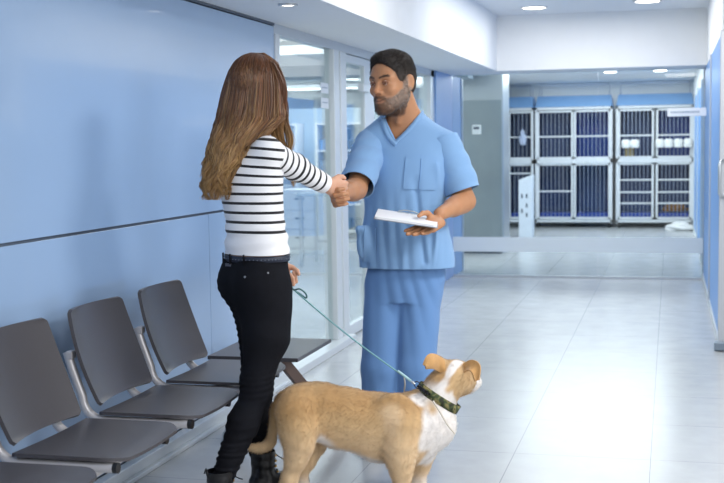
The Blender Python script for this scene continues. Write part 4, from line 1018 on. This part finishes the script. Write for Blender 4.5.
# beard region: jaw, moustache, sideburns
bz = -.012 - .034 * sstep(L[:, 0], .015, .075)
beard = sstep(bz - L[:, 2], -.006, .010) * sstep(L[:, 0], -.022, -.005) * sstep(L[:, 2], -.135, -.115) * inh
mous = np.exp(-((L[:, 2] + .047) / .0075) ** 4) * np.exp(-(L[:, 1] / .034) ** 4) * (L[:, 0] > .07) * inh
side = sstep(L[:, 2], -.035, -.02) * sstep(.075 - L[:, 2], 0, .01) * np.exp(-((L[:, 0] - .012) / .013) ** 4) * (abs(L[:, 1]) > .05) * inh
bd = np.clip(np.maximum(beard, np.maximum(mous, side)), 0, 1) * (1 - lip)
greyness = sstep(abs(L[:, 1]), .02, .05) * sstep(L[:, 2], -.11, -.06)
bc = np.array(lin('3f332d')[:3])[None] * (1 - greyness[:, None]) + np.array(lin('a89c93')[:3])[None] * greyness[:, None]
col = col * (1 - .62 * bd[:, None]) + bc * .62 * bd[:, None]
col = blend(col, lin('8f5c4e')[:3], lip * .6)
col = blend(col, SKIN_M * np.array([1.08, .85, .8]), .35 * np.exp(-(np.linalg.norm(L - np.array([.108, 0, -.022]), axis=1) / .02) ** 2) * inh)
bw = np.exp(-((L[:, 2] - (.0305 + .006 * np.sin(np.clip((abs(L[:, 1]) - .012) / .04, 0, 1) * 2.4))) / .0045) ** 4) * sstep(abs(L[:, 1]), .008, .014) * sstep(.056 - abs(L[:, 1]), 0, .008) * (L[:, 0] > .05) * inh
col = blend(col, lin('241b17')[:3], bw * .85)
ml = np.exp(-((L[:, 2] + .0612 - .011 * (L[:, 1] / .028) ** 2) / .0024) ** 2) * (abs(L[:, 1]) < .030) * (L[:, 0] > .08) * inh
col = blend(col, lin('3a2019')[:3], ml * .7)
hm = sstep(L[:, 2], .02, .05) * sstep(-(L[:, 0] - .052 - .25 * (.10 - L[:, 2])), -.004, .006) * inh * 0
# scalp shade under the short hair
scal = ((L[:, 2] > .075) | ((L[:, 0] < .0) & (L[:, 2] > -.005))) & inh
make('body', V, Q, skin, mn, {'col': col}); Vb, Nb = V, normals(V, Q)
eyeset(mhead, mn, nrm(at(262, 85, 4.75) - mhead.c))
lidm = mat('eyelid_skin', '9a6a50', .5)
for y in (-1, 1):
    for up_, dz, r_ in ((1, .0040, .0044), (-1, -.0058, .0030)):
        pts = [mhead.w(.0765 + .0128 * math.cos(a) , y * .031 + .0128 * math.sin(a) * 1.15, .010 + dz * math.cos(a * 1.0)) for a in np.linspace(-1.15, 1.15, 9)]
        MB().tube(pts, r_, 8).build('eyelid', lidm, mn)
    # brow
    nb = 130; P0 = []; 
    rs = np.random.RandomState(20 + y); t_ = rs.rand(nb); bx_ = .0925 - .022 * t_ ** 2; by_ = y * (.014 + .036 * t_); bz_ = .029 + .006 * np.sin(t_ * 2.6) + rs.normal(0, .0026, nb)
    pa = np.zeros((nb, 3, 3))
    for i in range(nb):
        b0 = mhead.w(bx_[i] - .001, by_[i], bz_[i]); dr_ = nrm(mhead.l * y * 1.0 + mhead.u * .35 + mhead.f * .1)
        pa[i] = [b0, b0 + dr_ * .004 + mhead.f * .0015, b0 + dr_ * .008 + mhead.f * .001]
    strands('eyebrow', pa, np.tile([.0014, .0013, .0005], (nb, 1)), np.tile(np.array(lin('1e1815')[:3]), (nb, 3, 1)), hcol, mn)
# short dark hair as a cropped cap with bristles
S = SDF(mhead.c - .17, mhead.c + .19, .0032)
S.ell(mhead.w(-.012, 0, .048), (.1030 * 1.12, .0800 * 1.12, .0895 * 1.12), mhead.B, 0); S.ell(mhead.w(.0, 0, .080), (.088 * 1.12, .066 * 1.12, .055 * 1.12), mhead.B, .02); S.ell(mhead.w(-.045, 0, .0), (.058 * 1.12, .062 * 1.12, .062 * 1.12), mhead.B, .03)
S.ell(mhead.w(.050, 0, .106), (.034 * 1.12, .050 * 1.12, .021 * 1.12), mhead.B, .02)
S.ell(mhead.w(.118, 0, -.005), (.085 * 1.12, .105 * 1.12, .106 * 1.12), mhead.B, .010, 'sub')      # face
S.ell(mhead.w(.03, .0, -.085), (.110 * 1.12, .15 * 1.12, .088 * 1.12), mhead.B, .006, 'sub')        # below / sideburn line
for y in (-1, 1): S.ell(mhead.w(-.006, y * .088, -.002), (.024 * 1.12, .026 * 1.12, .036 * 1.12), mhead.B, .004, 'sub')
for y in (-1, 1): S.ell(mhead.w(.026, y * .066, .044), (.022, .011, .034), mhead.B, .012)
V, Q = S.mesh(smooth=1); N = normals(V, Q); V = V + N * (.0014 * wob(V, 110, 5))[:, None]; Lh = mhead.loc(V)
DK = np.array(lin('2a2421')[:3]); gy = sstep(Lh[:, 2], .07, .02)[:, None]
hc = make('hair', V, Q, attr_mat('cropped_hair', .6, bump=.6, bscale=260, noise=.3), mn, {'col': DK * (1 - gy * .6) + np.array(lin('5d534b')[:3]) * gy * .6})
def bristles(nm, V, N, w, n, ln, r, c0, c1, par, m, seed, lean=None):
    rs = np.random.RandomState(seed); p = np.asarray(w, float); p = p / p.sum(); i = rs.choice(len(V), n, p=p); b0 = V[i] + rs.normal(0, .0012, (n, 3)); d = N[i] + rs.normal(0, .35, (n, 3))
    if lean is not None: d = d + lean
    d /= np.linalg.norm(d, axis=1, keepdims=True); L_ = ln * rs.uniform(.6, 1.2, (n, 1)); P = np.stack([b0 - N[i] * .001, b0 + d * L_ * .5, b0 + d * L_], 1)
    k = rs.rand(n, 1, 1); return strands(nm, P, np.tile([r, r * .8, r * .3], (n, 1)), np.repeat(c0 * (1 - k) + c1 * k, 3, 1), m, par)
o = bristles('hair_bristles', V, N, np.ones(len(V)), 14000, .006, .0006, DK, DK * 2.0, hc, hcol, 3, lean=mhead.u * .3)
greyn = np.exp(-((L[:, 1] - .0) / .03) ** 2)
wb = np.where(bd > .5, bd, 0)
bristles('beard', Vb, Nb, wb * greyness + 1e-9 * wb, 2600, .006, .00055, np.array(lin('c9c2bb')[:3]), np.array(lin('4a3e38')[:3]), mn, hcol, 4, lean=-mhead.u * .8)
bristles('beard', Vb, Nb, wb * (1 - greyness * .8), 2600, .006, .00055, np.array(lin('2a221f')[:3]), np.array(lin('6e6058')[:3]), mn, hcol, 5, lean=-mhead.u * .8)

# scrub top
scrub = mat('blue_scrub_cloth', '84abd6', .8, var=.05, scale=3, bump=.25, bscale=700, sheen=.15, spec=.2)
scrub2 = mat('blue_scrub_trouser_cloth', '6c94c8', .8, var=.05, scale=3, bump=.25, bscale=700, sheen=.15, spec=.2)
def folds(P, kz, seed, amp, aniso):
    q = P @ aniso; g = wob(P, 7, seed); return amp * (np.abs(np.sin(q * kz + 2.0 * g)) ** 1.6 - .5) * (.55 + .45 * np.tanh(wob(P, 6, seed + 1)))
def ridge(P, a, b, w_, h):
    return h * np.exp(-(segd(P, a, b) / w_) ** 2)
S = SDF((mb_[0] - .36, mb_[1] - .42, .84), (mb_[0] + .44, mb_[1] + .3, 1.62), .0046)
S.loft(torso_keys(MT, .004), mside, .02, p=2.25)
for sd_, p_ in ((1, mls), (-1, mrs)): S.cone(at(405, 120, 5.57), p_, .056, .066, .05)
rc = mrs * .06 + mre * .94; lc_ = mls * .16 + mle * .84
S.ell(at(363, 242, 5.50), (.028, .03, .075), None, .03); S.ell(at(360, 229, 5.49), (.022, .03, .022), None, .02)
V, Q = S.mesh(smooth=2); N = normals(V, Q)
hem = at(408, 273, 5.56)[2]
fo = folds(V, 58, 31, .006, nrm(mside + UP * .10)) * sstep(V[:, 2], 1.25, .95) + .004 * wob(V, 16, 7)
apx = at(394, 141, 5.42)
fo += ridge(V, at(398, 160, 5.4), at(392, 240, 5.4), .012, .008) + ridge(V, at(436, 165, 5.42), at(444, 205, 5.42), .014, .005) - ridge(V, at(415, 180, 5.4), at(425, 262, 5.4), .014, .008) + ridge(V, at(372, 160, 5.42), at(385, 200, 5.4), .010, .007) - ridge(V, at(378, 235, 5.4), at(388, 268, 5.4), .014, .010) + ridge(V, at(405, 240, 5.4), at(402, 272, 5.4), .012, .008) + ridge(V, at(436, 232, 5.42), at(432, 270, 5.42), .010, .008)
V = V + N * (fo * 1.9)[:, None]
# V neck: drop faces inside the V wedge on the front, and the collar opening
nk = at(406, 118, 5.56); nL = at(384, 116, 5.50); nR = at(422, 110, 5.47); apex = at(394, 141, 5.42)
e1 = nrm(np.cross(nL - apex, mf)); e1 = e1 * np.sign(e1 @ (nR - apex)) ; e2 = nrm(np.cross(nR - apex, mf)); e2 = e2 * np.sign(e2 @ (nL - apex))
ftop = SDF.mesh
me_ok = ~(((V - apex) @ e1 > 0) & ((V - apex) @ e2 > 0) & ((V - nk) @ mf > -.055) & ((V - apex) @ UP > -.01))
zb = at(406, 112, 5.56)[2] - .004
me_ok &= ~((V[:, 2] > zb) & (np.linalg.norm((V - nk)[:, :2], axis=1) < .11))
Qk = Q[me_ok[Q].all(1)]
# snap ragged border onto the V lines
for _ in range(1):
    for e_, p_ in ((e1, apex), (e2, apex)):
        dd_ = (V - p_) @ e_; o_ = e2 if e_ is e1 else e1
        m = (abs(dd_) < .007) & ((V - p_) @ o_ > -.004) & ((V - nk) @ mf > -.055) & (V[:, 2] > apex[2]); V[m] -= dd_[m][:, None] * e_
tp = make('scrub_top', V, Qk, scrub, mn, cuts=[((0, 0, hem), -UP, (mb_[0], mb_[1], hem), .6)], solid=.004)
# neckline band
nb_pts = smooth_path([at(412, 113, 5.62), nR, at(419, 124, 5.45), at(407, 134, 5.415), apex + mf * .004, at(390, 131, 5.43), nL, at(388, 115, 5.56), at(398, 111, 5.64), at(412, 113, 5.64)], 60)
def snap(P, V, N, off):
    out = []
    for p in P:
        i = np.argmin(((V - p) ** 2).sum(1)); out.append(V[i] + N[i] * off)
    return np.array(out)
N = normals(V, Q)
def ribbon(P, nrmv, w_, th, nm, m, par):
    mb = MB(); vs = []; fs = []; k = len(P); T = np.gradient(P, axis=0)
    for i in range(k):
        t = nrm(T[i]); n = nrm(nrmv[i] - t * (nrmv[i] @ t)); s_ = np.cross(t, n)
        for a, b in ((-1, 0), (1, 0), (1, 1), (-1, 1)): vs.append(P[i] + s_ * a * w_ / 2 + n * b * th)
    for i in range(k - 1):
        for j in range(4): fs.append((4 * i + j, 4 * i + (j + 1) % 4, 4 * i + 4 + (j + 1) % 4, 4 * i + 4 + j))
    fs += [(3, 2, 1, 0), (4 * k - 4, 4 * k - 3, 4 * k - 2, 4 * k - 1)]
    return mb.add(vs, fs, True).build(nm, m, par, base=base_of(mn))
def surf_line(pxs, V, N, n=24, off=.001):
    P = []; NN = []
    pp_ = smooth_path([(a, b, 0) for a, b in pxs], n)
    for a, b, _ in pp_:
        v, nn = on_surface(V, N, a, b); P.append(v); NN.append(nn)
    P = np.array(P); NN = np.array(NN)
    for _ in range(3): P[1:-1] = (P[:-2] + 2 * P[1:-1] + P[2:]) / 4; NN[1:-1] = (NN[:-2] + 2 * NN[1:-1] + NN[2:]) / 4
    return P + NN * off, NN
P_, N_ = surf_line([(423, 112), (415, 123), (404, 135), (394, 144)], V, N, 20); ribbon(P_, N_, .020, .003, 'neckband', scrub, tp)
P_, N_ = surf_line([(382, 119), (385, 129), (389, 138), (396, 145)], V, N, 14); ribbon(P_, N_, .020, .004, 'neckband', scrub, tp)
# chest pocket
def patch(corners, V, N, nm, nu=14, nv=14, th=.004):
    C = np.array(corners, float); G = np.zeros((nu + 1, nv + 1, 3)); NG = np.zeros_like(G)
    for i in range(nu + 1):
        for j in range(nv + 1):
            u, v = i / nu, j / nv; q = (C[0] * (1 - u) + C[1] * u) * (1 - v) + (C[3] * (1 - u) + C[2] * u) * v
            G[i, j], NG[i, j] = on_surface(V, N, q[0], q[1])
    for _ in range(2):
        for A in (G, NG): A[1:-1, 1:-1] = (A[:-2, 1:-1] + A[2:, 1:-1] + A[1:-1, :-2] + A[1:-1, 2:]) / 4
    NG /= np.linalg.norm(NG, axis=2, keepdims=True); mb = MB()
    def fn(u, v): i = int(round(u * nu)); j = int(round(v * nv)); return G[i, j] + NG[i, j] * (.001 + th / 2)
    mb.grid(fn, nu, nv, th); return mb.build(nm, scrub, tp, base=base_of(mn))
patch([(406, 157), (436, 159), (435, 190), (403, 189)], V, N, 'pocket')
patch([(364, 226), (376, 228), (376, 264), (364, 262)], V, N, 'pocket')
P_, N_ = surf_line([(421, 159), (420, 175), (419, 189)], V, N, 14, .005); ribbon(P_, N_, .003, .0015, 'pocket_seam', scrub2, tp)
Vt, Nt = V, N
def msleeve(sh, el, cf_, r0, r1, nm):
    S = SDF(np.minimum(sh, el) - .15, np.maximum(sh, el) + .15, .0046); e3 = el + (el - sh) * .25
    S.cone(sh, e3, r0, r1, .01); V, Q = S.mesh(smooth=1); N = normals(V, Q); d = nrm(el - sh); s_ = (V - sh) @ d
    g = wob(V, 9, 41); V = V + N * (.005 * (np.abs(np.sin(s_ * 34 + 1.5 * g + 9 * ((V - sh) @ mside))) ** 1.5 - .4) * sstep(s_, -.02, .08) + .003 * wob(V, 20, 9))[:, None]
    return make(nm, V, Q, scrub, tp, cuts=[(cf_, d, cf_, .5), (sh - d * .02, -d, sh, .12)], solid=.004)
msleeve(mrs, mre, rc, .074, .082, 'sleeve'); msleeve(mls, mle, lc_, .076, .086, 'sleeve')
for o in [q for q in tp.children if q.name.startswith('sleeve')]: pass
# trousers
S = SDF((mb_[0] - .33, mb_[1] - .33, .015), (mb_[0] + .33, mb_[1] + .33, 1.0), .005)
S.loft(torso_keys([(403, 300, 5.57, .165, .12), (404, 285, 5.57, .185, .128), (406, 262, 5.57, .180, .125), (407, 250, 5.57, .175, .122)], 0), mside, .03)
for h_, k2, a_ in ((rh_, rk_, ra_), (lh_, lk_, la_)): S.cone(h_, k2, .100, .095, .02); S.cone(k2, a_ - UP * .05, .095, .090, .02)
V, Q = S.mesh(smooth=2); N = normals(V, Q)
fo = folds(V, 52, 51, .009, nrm(mside + UP * .30)) + .004 * wob(V, 14, 8) + .006 * np.abs(np.sin(V[:, 2] * 60 + 2 * wob(V, 8, 3))) * sstep(V[:, 2], .25, .08)
tr = make('scrub_trousers', V + N * fo[:, None], Q, scrub2, mn, cuts=[((0, 0, .035), -UP, (mb_[0], mb_[1], .03), .6), ((0, 0, at(408, 262, 5.57)[2]), UP, (mb_[0], mb_[1], 1.0), .6)], solid=.004)
# shoes
wsh = mat('white_shoe', 'e6e8ea', .5)
for a_ in (ra_, la_):
    g0 = a_.copy(); g0[2] = 0; S = SDF(g0 - np.array([.25, .28, .01]), g0 + np.array([.2, .2, .12]), .004)
    S.cone(g0 + UP * .045 - mf * .04, g0 + UP * .045 + mf * .04, .042, .045, .01); S.cone(g0 + UP * .045 + mf * .04, g0 + UP * .035 + mf * .16, .045, .040, .02)
    S.F = np.maximum(S.F, (.002 - S.ax[2][None, None, :])); V, Q = S.mesh(smooth=1); V[:, 2] = np.maximum(V[:, 2], .001)
    sh_ = make('shoe', V, Q, wsh, mn)
# clipboard with papers
O = at(377, 211, 5.34); ea = nrm(RT * .27 - UP * .042 - AW * .02); eb = nrm(-AW * .2 - UP * .024 - RT * .012); eb = nrm(eb - ea * (eb @ ea)); en = np.cross(ea, eb); en = en * np.sign(en[2])
LB, WB = .275, .205
cb = empty('clipboard', O + ea * LB / 2 + eb * WB / 2, 'clipboard with white papers held in the hand of the man in scrubs', 'clipboard')
def slab(o_, l, w_, z0, z1, nm, m, par, marg=0, bow=0):
    mbq = MB()
    def fn(u, v): return o_ + ea * (marg + (l - 2 * marg) * u) + eb * (marg + (w_ - 2 * marg) * v) + en * ((z0 + z1) / 2 + bow * math.sin(math.pi * u))
    mbq.grid(fn, 16, 6, z1 - z0); b = mbq.build(nm, m, par, base=base_of(cb)); b.data.materials; return b
slab(O, LB, WB, 0, .003, 'board', mat('grey_board', '8d939b', .5), cb)
pm = mat('paper', 'f2f3f6', .7, var=.01)
slab(O, LB, WB, .003, .0115, 'paper_stack', pm, cb, .004)
ck = O + ea * .14 + eb * .012 + en * .0125
k1 = MB().bar(ck - ea * .05, ck + ea * .05, .022, .005, up=en).build('clip', M['steel'], cb, bevel=.002)
MB().tube([ck - ea * .045 + en * .004, ck - ea * .02 + en * .011, ck + ea * .02 + en * .011, ck + ea * .045 + en * .004], .003, 8).build('clip_lever', M['steel'], cb)
# ================================================================ the dog
db = at(350, 505, 4.72); db[2] = 0
dg = empty('dog', db, 'short-haired tan and white dog standing on the floor on a leash, looking away', 'dog')
S = SDF((db[0] - .58, db[1] - .38, 0), (db[0] + .66, db[1] + .50, .72), .0045)
fl_ = (AW, .80)
sp = [(303, 406, 4.70, .088), (316, 411, 4.71, .114), (345, 419, 4.72, .121), (378, 427, 4.73, .132), (408, 430, 4.74, .138), (428, 424, 4.75, .112)]
S.chain([at(a, b, c) for a, b, c, r in sp], [r for *_, r in sp], .02, flat=fl_)
S.chain([at(424, 420, 4.75), at(434, 403, 4.76), at(443, 388, 4.77), at(450, 378, 4.78)], [.098, .076, .067, .060], .025)
S.cone(at(412, 405, 4.74), at(430, 399, 4.76), .050, .042, .03)
df = nrm(RT * .62 + AW * .78 - UP * .05); dl = nrm(np.cross(UP, df)); du = np.cross(df, dl); dc = at(456, 378, 4.79)
def dw(x, y, z): return dc + df * x + dl * y + du * z
DB = [df, dl, du]
S.ell(dw(0, 0, .004), (.076, .064, .066), DB, .03); S.ell(dw(.03, 0, -.01), (.06, .056, .05), DB, .03)
S.cone(dw(.055, 0, -.018), dw(.135, 0, -.030), .040, .029, .03); S.cone(dw(.05, 0, -.045), dw(.115, 0, -.050), .024, .018, .02)
S.ell(dw(.150, 0, -.018), (.016, .018, .013), DB, .006)
for y in (-1, 1): S.ell(dw(.062, y * .034, .018), (.018, .018, .014), DB, .012)
# legs
def limb(pts, k=.03, flat=None): S.chain([at(a, b, c) for a, b, c, r in pts], [r for *_, r in pts], k, flat)
limb([(295, 412, 4.645, .080), (298, 430, 4.635, .070), (299, 446, 4.63, .052), (296, 460, 4.63, .038), (290, 477, 4.635, .026), (289, 484, 4.635, .024), (292, 498, 4.635, .021), (294, 507, 4.635, .023)])
limb([(302, 414, 4.79, .07), (312, 432, 4.80, .058), (315, 446, 4.81, .040), (309, 460, 4.81, .028), (301, 474, 4.81, .022), (303, 486, 4.81, .020), (305, 492, 4.81, .022)])
limb([(402, 428, 4.67, .082), (400, 446, 4.655, .064), (401, 462, 4.65, .048), (402, 474, 4.65, .034), (402, 490, 4.65, .026), (404, 503, 4.65, .022)])
limb([(420, 436, 4.82, .070), (422, 452, 4.83, .050), (420, 466, 4.83, .034), (418, 482, 4.83, .025), (419, 488, 4.83, .022)])
for px, d in ((294, 4.635), (305, 4.81), (404, 4.65), (419, 4.83)):
    c = at(px, 500, d); c[2] = .022
    S.ell(c + RT * .022, (.045, .028, .024), [RT, AW, UP], .015)
    for j in (-1.5, -.5, .5, 1.5): S.ell(c + RT * .055 + AW * .013 * j - UP * .006, (.018, .008, .013), [RT, AW, UP], .004)
# belly tuck, shoulder blade, loin shaping
S.ell(at(395, 412, 4.66), (.07, .03, .075), [RT, AW, UP], .04)
S.ell(at(297, 398, 4.66), (.05, .03, .04), [RT, AW, UP], .04)
S.ell(at(340, 470, 4.72), (.10, .12, .07), [RT, AW, UP], .04, 'sub')
# tail
tl = smooth_path([at(283, 396, 4.71), at(275, 410, 4.73), at(273, 428, 4.745), at(271, 442, 4.75), (at(261, 448, 4.75)), at(246, 447, 4.75)], 14)
S.chain(list(tl), list(np.interp(np.linspace(0, 1, 14), [0, .3, .7, .9, 1], [.022, .014, .019, .016, .007])), .012)
# ears are thin folded flaps grown from the skull
def ear(root, pts, rr):
    S.chain([dw(*root)] + [p for p in pts], rr, .008, flat=None)
V, Q = None, None
S.cone(dw(-.005, .045, .042), at(438, 360, 4.76), .022, .018, .012); 
EL = [at(440, 364, 4.77), at(433, 360, 4.745), at(426, 362, 4.72)]
V, Q = S.mesh(smooth=5)
m_ = V[:, 2] < .002; V[m_, 2] = .002
N = normals(V, Q)
TAN = np.array(lin('d0ae80')[:3]); LT = np.array(lin('e2c39b')[:3]); WHT = np.array(lin('efe9e4')[:3]); DKT = np.array(lin('b08756')[:3])
def dogcol(V):
    nz = wob(V, 22, 3) * .5 + wob(V, 60, 4) * .3; c = np.tile(TAN, (len(V), 1))
    z = V[:, 2]
    kl = sstep(z, .36, .22) * .75; c = blend(c, LT, np.clip(kl + .06 * nz, 0, 1))
    c = blend(c, DKT, np.clip((.58 + .35 * wob(V, 9, 8) + .15 * wob(V, 45, 12)) * sstep(z, .30, .42), 0, .8))
    def blob(c, a, b, r, col, soft=.018, nzs=.012):
        return blend(c, col, sstep(segd(V, a, b) + nz * nzs, r + soft / 2, r - soft / 2))
    c = blob(c, at(392, 415, 4.62), at(396, 455, 4.62), .035, LT * 1.05, .05)
    c = blob(c, at(340, 455, 4.70), at(392, 472, 4.70), .040, WHT, .05)
    c = blob(c, at(320, 438, 4.66), at(330, 442, 4.68), .025, WHT, .04)
    c = blob(c, at(440, 400, 4.74), at(436, 450, 4.74), .085, WHT, .03)
    c = blob(c, at(424, 440, 4.66), at(438, 412, 4.66), .045, WHT, .03)
    c = blob(c, at(417, 392, 4.68), at(424, 398, 4.68), .030, WHT, .02)
    c = blob(c, at(452, 402, 4.74), at(462, 395, 4.76), .045, WHT, .02)
    # tan patch under the collar side and tan head with a white blaze
    c = blob(c, at(430, 398, 4.66), at(434, 408, 4.66), .020, TAN * 1.05, .03)
    hd_ = sstep(np.linalg.norm(V - dw(.0, -.01, .01), axis=1), .112, .098) * sstep((V - dw(-.07, 0, 0)) @ df, -.02, .0)
    c = blend(c, TAN * .98, hd_)
    c = blob(c, at(437, 393, 4.68), at(447, 376, 4.69), .030, WHT, .012, .010)
    c = blob(c, at(447, 376, 4.70), at(461, 357, 4.78), .018, WHT, .010, .006)
    c = blob(c, at(449, 390, 4.69), at(455, 384, 4.70), .020, TAN, .02)
    c = blob(c, dw(.10, 0, -.02), dw(.15, 0, -.03), .048, WHT, .015)
    c = blob(c, dw(.152, 0, -.012), dw(.166, 0, -.018), .016, np.array(lin('2a2424')[:3]), .008, 0)
    pw = sstep(z, .12, .05); c = blend(c, WHT, pw * .7)
    return c * (1 + .05 * wob(V, 140, 6))[:, None]
fur = attr_mat('short_fur', .75, bump=.35, bscale=420, noise=.10, nscale=220, sheen=.25, spec=.25)
dcol = dogcol(V); body = make('body', V, Q, fur, dg, {'col': dcol})
# short coat hairs lying back along the body
rs = np.random.RandomState(9); n = 60000; i = rs.choice(len(V), n); d = -RT * .8 - UP * .6 + N[i] * .35 + rs.normal(0, .22, (n, 3)); d = d - N[i] * np.minimum(0, (d * N[i]).sum(1) - .12)[:, None]
d /= np.linalg.norm(d, axis=1, keepdims=True); b0 = V[i] + rs.normal(0, .002, (n, 3)) - N[i] * .0015; L_ = rs.uniform(.005, .010, (n, 1))
pth = np.stack([b0, b0 + d * L_ * .5 + N[i] * .001, b0 + d * L_], 1); cc = dogcol(b0) * rs.uniform(.92, 1.06, (n, 1))
strands('coat_hair', pth, np.tile([.0005, .0004, .0002], (n, 1)), np.repeat(cc[:, None, :], 3, 1), fur, dg)
# ears
def flap(ctrl, wid, nm, wdir, fold=.012):
    P_ = smooth_path(ctrl, 16); mbq = MB(); W_ = smooth_path([(w0, 0, 0) for w0 in wid], 16)[:, 0]
    wd = [nrm(np.array(q)) for q in wdir]
    def fn(u, v):
        i_ = int(round(u * 15)); a = (v - .5) * 2; k = u; wv = nrm(wd[0] * (1 - k) + wd[1] * k); t = nrm(P_[min(i_ + 1, 15)] - P_[max(i_ - 1, 0)]); nn = nrm(np.cross(t, wv))
        return P_[i_] + wv * W_[i_] * a + nn * fold * (1 - a * a)
    mbq.grid(fn, 15, 10, .007); o = mbq.build(nm, None, dg)
    o.data.materials.append(earm); md = o.modifiers.new('sub', 'SUBSURF'); md.levels = 1; md.render_levels = 1; return o
earm = mat('tan_ear_fur', 'c6965c', .8, var=.18, scale=40, bump=.4, bscale=300, sheen=.3)
flap([at(444, 368, 4.74), at(437, 363, 4.73), at(430, 362, 4.70), at(424, 367, 4.68)], (.030, .034, .028, .008), 'ear', ((.1 * AW[0], .1 * AW[1], 1), nrm(UP * .8 - RT * .5)), -.012)
flap([at(463, 368, 4.74), at(470, 365, 4.715), at(476, 369, 4.695), at(477, 381, 4.70)], (.018, .023, .022, .008), 'ear', (nrm(UP * .8 + AW * .4), nrm(RT * .9 + UP * .3)), -.007)
# eyes
for y in (-1, 1):
    c = dw(.075, y * .040, .020); mbq = MB(); mbq.lathe([(.001, -.008), (.006, -.0055), (.0085, 0), (.006, .0055), (.001, .008)], c, 14); mbq.build('eye', mat('dog_eye', '1c120c', .1), dg)
# camouflage collar
cc0 = at(438.5, 397.5, 4.765); ax = nrm(RT * .52 + UP * .80 + AW * .05); s1 = nrm(RT * .84 - UP * .55); s1 = nrm(s1 - ax * (s1 @ ax)); s2 = np.cross(ax, s1)
def camo():
    m = bpy.data.materials.new('camouflage_webbing'); m.use_nodes = True; t = NT(m); b = t.n['Principled BSDF']; tc = t.add('ShaderNodeTexCoord')
    nz = t.add('ShaderNodeTexNoise'); nz.inputs['Scale'].default_value = 38; nz.inputs['Detail'].default_value = 1; t.link(tc.outputs['Object'], nz.inputs['Vector'])
    r = t.ramp(nz.outputs[0], [(0, lin('2e3020')), (.42, lin('3d4a2b')), (.50, lin('6a6b42')), (.56, lin('8a7f52')), (.64, lin('2f3a25'))])
    for n_ in t.n:
        if n_.type == 'VALTORGB': n_.color_ramp.interpolation = 'CONSTANT'
    t.link(r, b.inputs['Base Color']); b.inputs['Roughness'].default_value = .8; return m
RX, RY = .090, .086
def cpt(A, h, o=0): return cc0 + s1 * math.cos(A) * (RX + o) + s2 * math.sin(A) * (RY + o) + ax * h
vs = []; fs = []; n = 60
for k in range(n):
    A = 2 * math.pi * k / n
    for o_, h in ((0, -.017), (.004, -.017), (.004, .017), (0, .017)): vs.append(cpt(A, h, o_))
for k in range(n):
    for j in range(4): fs.append((4 * k + j, 4 * ((k + 1) % n) + j, 4 * ((k + 1) % n) + (j + 1) % 4, 4 * k + (j + 1) % 4))
col_ = MB().add(vs, fs, True).build('collar', camo()); props(col_, 'camouflage webbing collar around the dog\'s neck', 'collar')
# buckle on the side facing the viewer near the top
best = min(range(360), key=lambda a: np.linalg.norm(cpt(math.radians(a), 0) - at(427, 388, 4.70)))
A0 = math.radians(best)
def cchild(mbq, nm, m): o = mbq.build(nm, m, col_, base=(0, 0, 0)); return o
q = MB(); q.bar(cpt(A0 - .16, 0, .008), cpt(A0 + .16, 0, .008), .036, .012, up=ax); 
bk = q.build('buckle', mat('black_buckle', '22232a', .35), col_, base=(0, 0, 0)); 
for a in (-.26, .26): MB().bar(cpt(A0 + a - .03, 0, .007), cpt(A0 + a + .03, 0, .007), .040, .009, up=ax).build('slider', mat('black_slider', '1c1d22', .4), col_, base=(0, 0, 0))
ringc = at(417.5, 385, 4.69)
def torus(c, a, b, R, r, nm, m, par=None, nn=22):
    p = [c + a * R * math.cos(t) + b * R * math.sin(t) for t in np.linspace(0, 2 * math.pi, nn)]
    return MB().tube(p, r, 8, cap=False).build(nm, m, par, base=(0, 0, 0) if par else None)
torus(ringc, nrm(RT + UP * -.3), nrm(UP + AW * .2), .013, .002, 'collar_ring', mat('dark_ring', '2c2e34', .3, metal=.7), col_)
# leash
teal = mat('teal_cord', '7fb3b8', .6, var=.2, scale=60, bump=.4, bscale=400)
le = empty('leash', at(352, 335, 4.8), 'thin teal cord leash from the woman\'s hand to the dog\'s collar', 'leash')
hp = at(294, 290, 4.885); endp = at(405, 377, 4.70)
mid = [hp * (1 - t) + endp * t - UP * .012 * math.sin(math.pi * t) for t in np.linspace(0, 1, 14)]
MB().tube(mid, .0032, 8).build('cord', teal, le)
MB().tube([at(398, 371, 4.71), at(411, 381, 4.695)], [.0048, .0055], 10).build('cord_sleeve', mat('pale_teal_sleeve', 'a9cfd4', .5), le)
MB().tube([at(411, 381, 4.695), at(413, 382.5, 4.692), at(415, 384, 4.69)], [.003, .0055, .0035], 10).build('snap_hook', M['steel'], le)
lpp = smooth_path([hp + RT * .0, at(300, 289, 4.87), at(306, 294, 4.87), at(306, 298, 4.88), at(300, 294, 4.88), at(293, 289, 4.89), at(290, 283, 4.90), at(292, 292, 4.885)], 30)
MB().tube(lpp, .0035, 8).build('hand_loop', mat('dark_teal_loop', '4c7376', .6), le)
MB().tube(smooth_path([at(404, 376, 4.72), at(405, 384, 4.76), at(404, 392, 4.80)], 8), .003, 8).build('cord_tail', mat('white_cord', 'dfe4e6', .6), le)
# white tag strap hanging from the collar
tg = MB().tube(smooth_path([at(433, 401, 4.655), at(440, 412, 4.64), at(447, 424, 4.65), at(455, 434, 4.66)], 12), [.0035] * 12, 6).build('strap_end', mat('cream_strap', 'd8cfc2', .7), col_, base=(0, 0, 0))
for ch in col_.children: ch.location = tuple(-np.array(col_.location)) if ch.location.length == 0 else ch.location
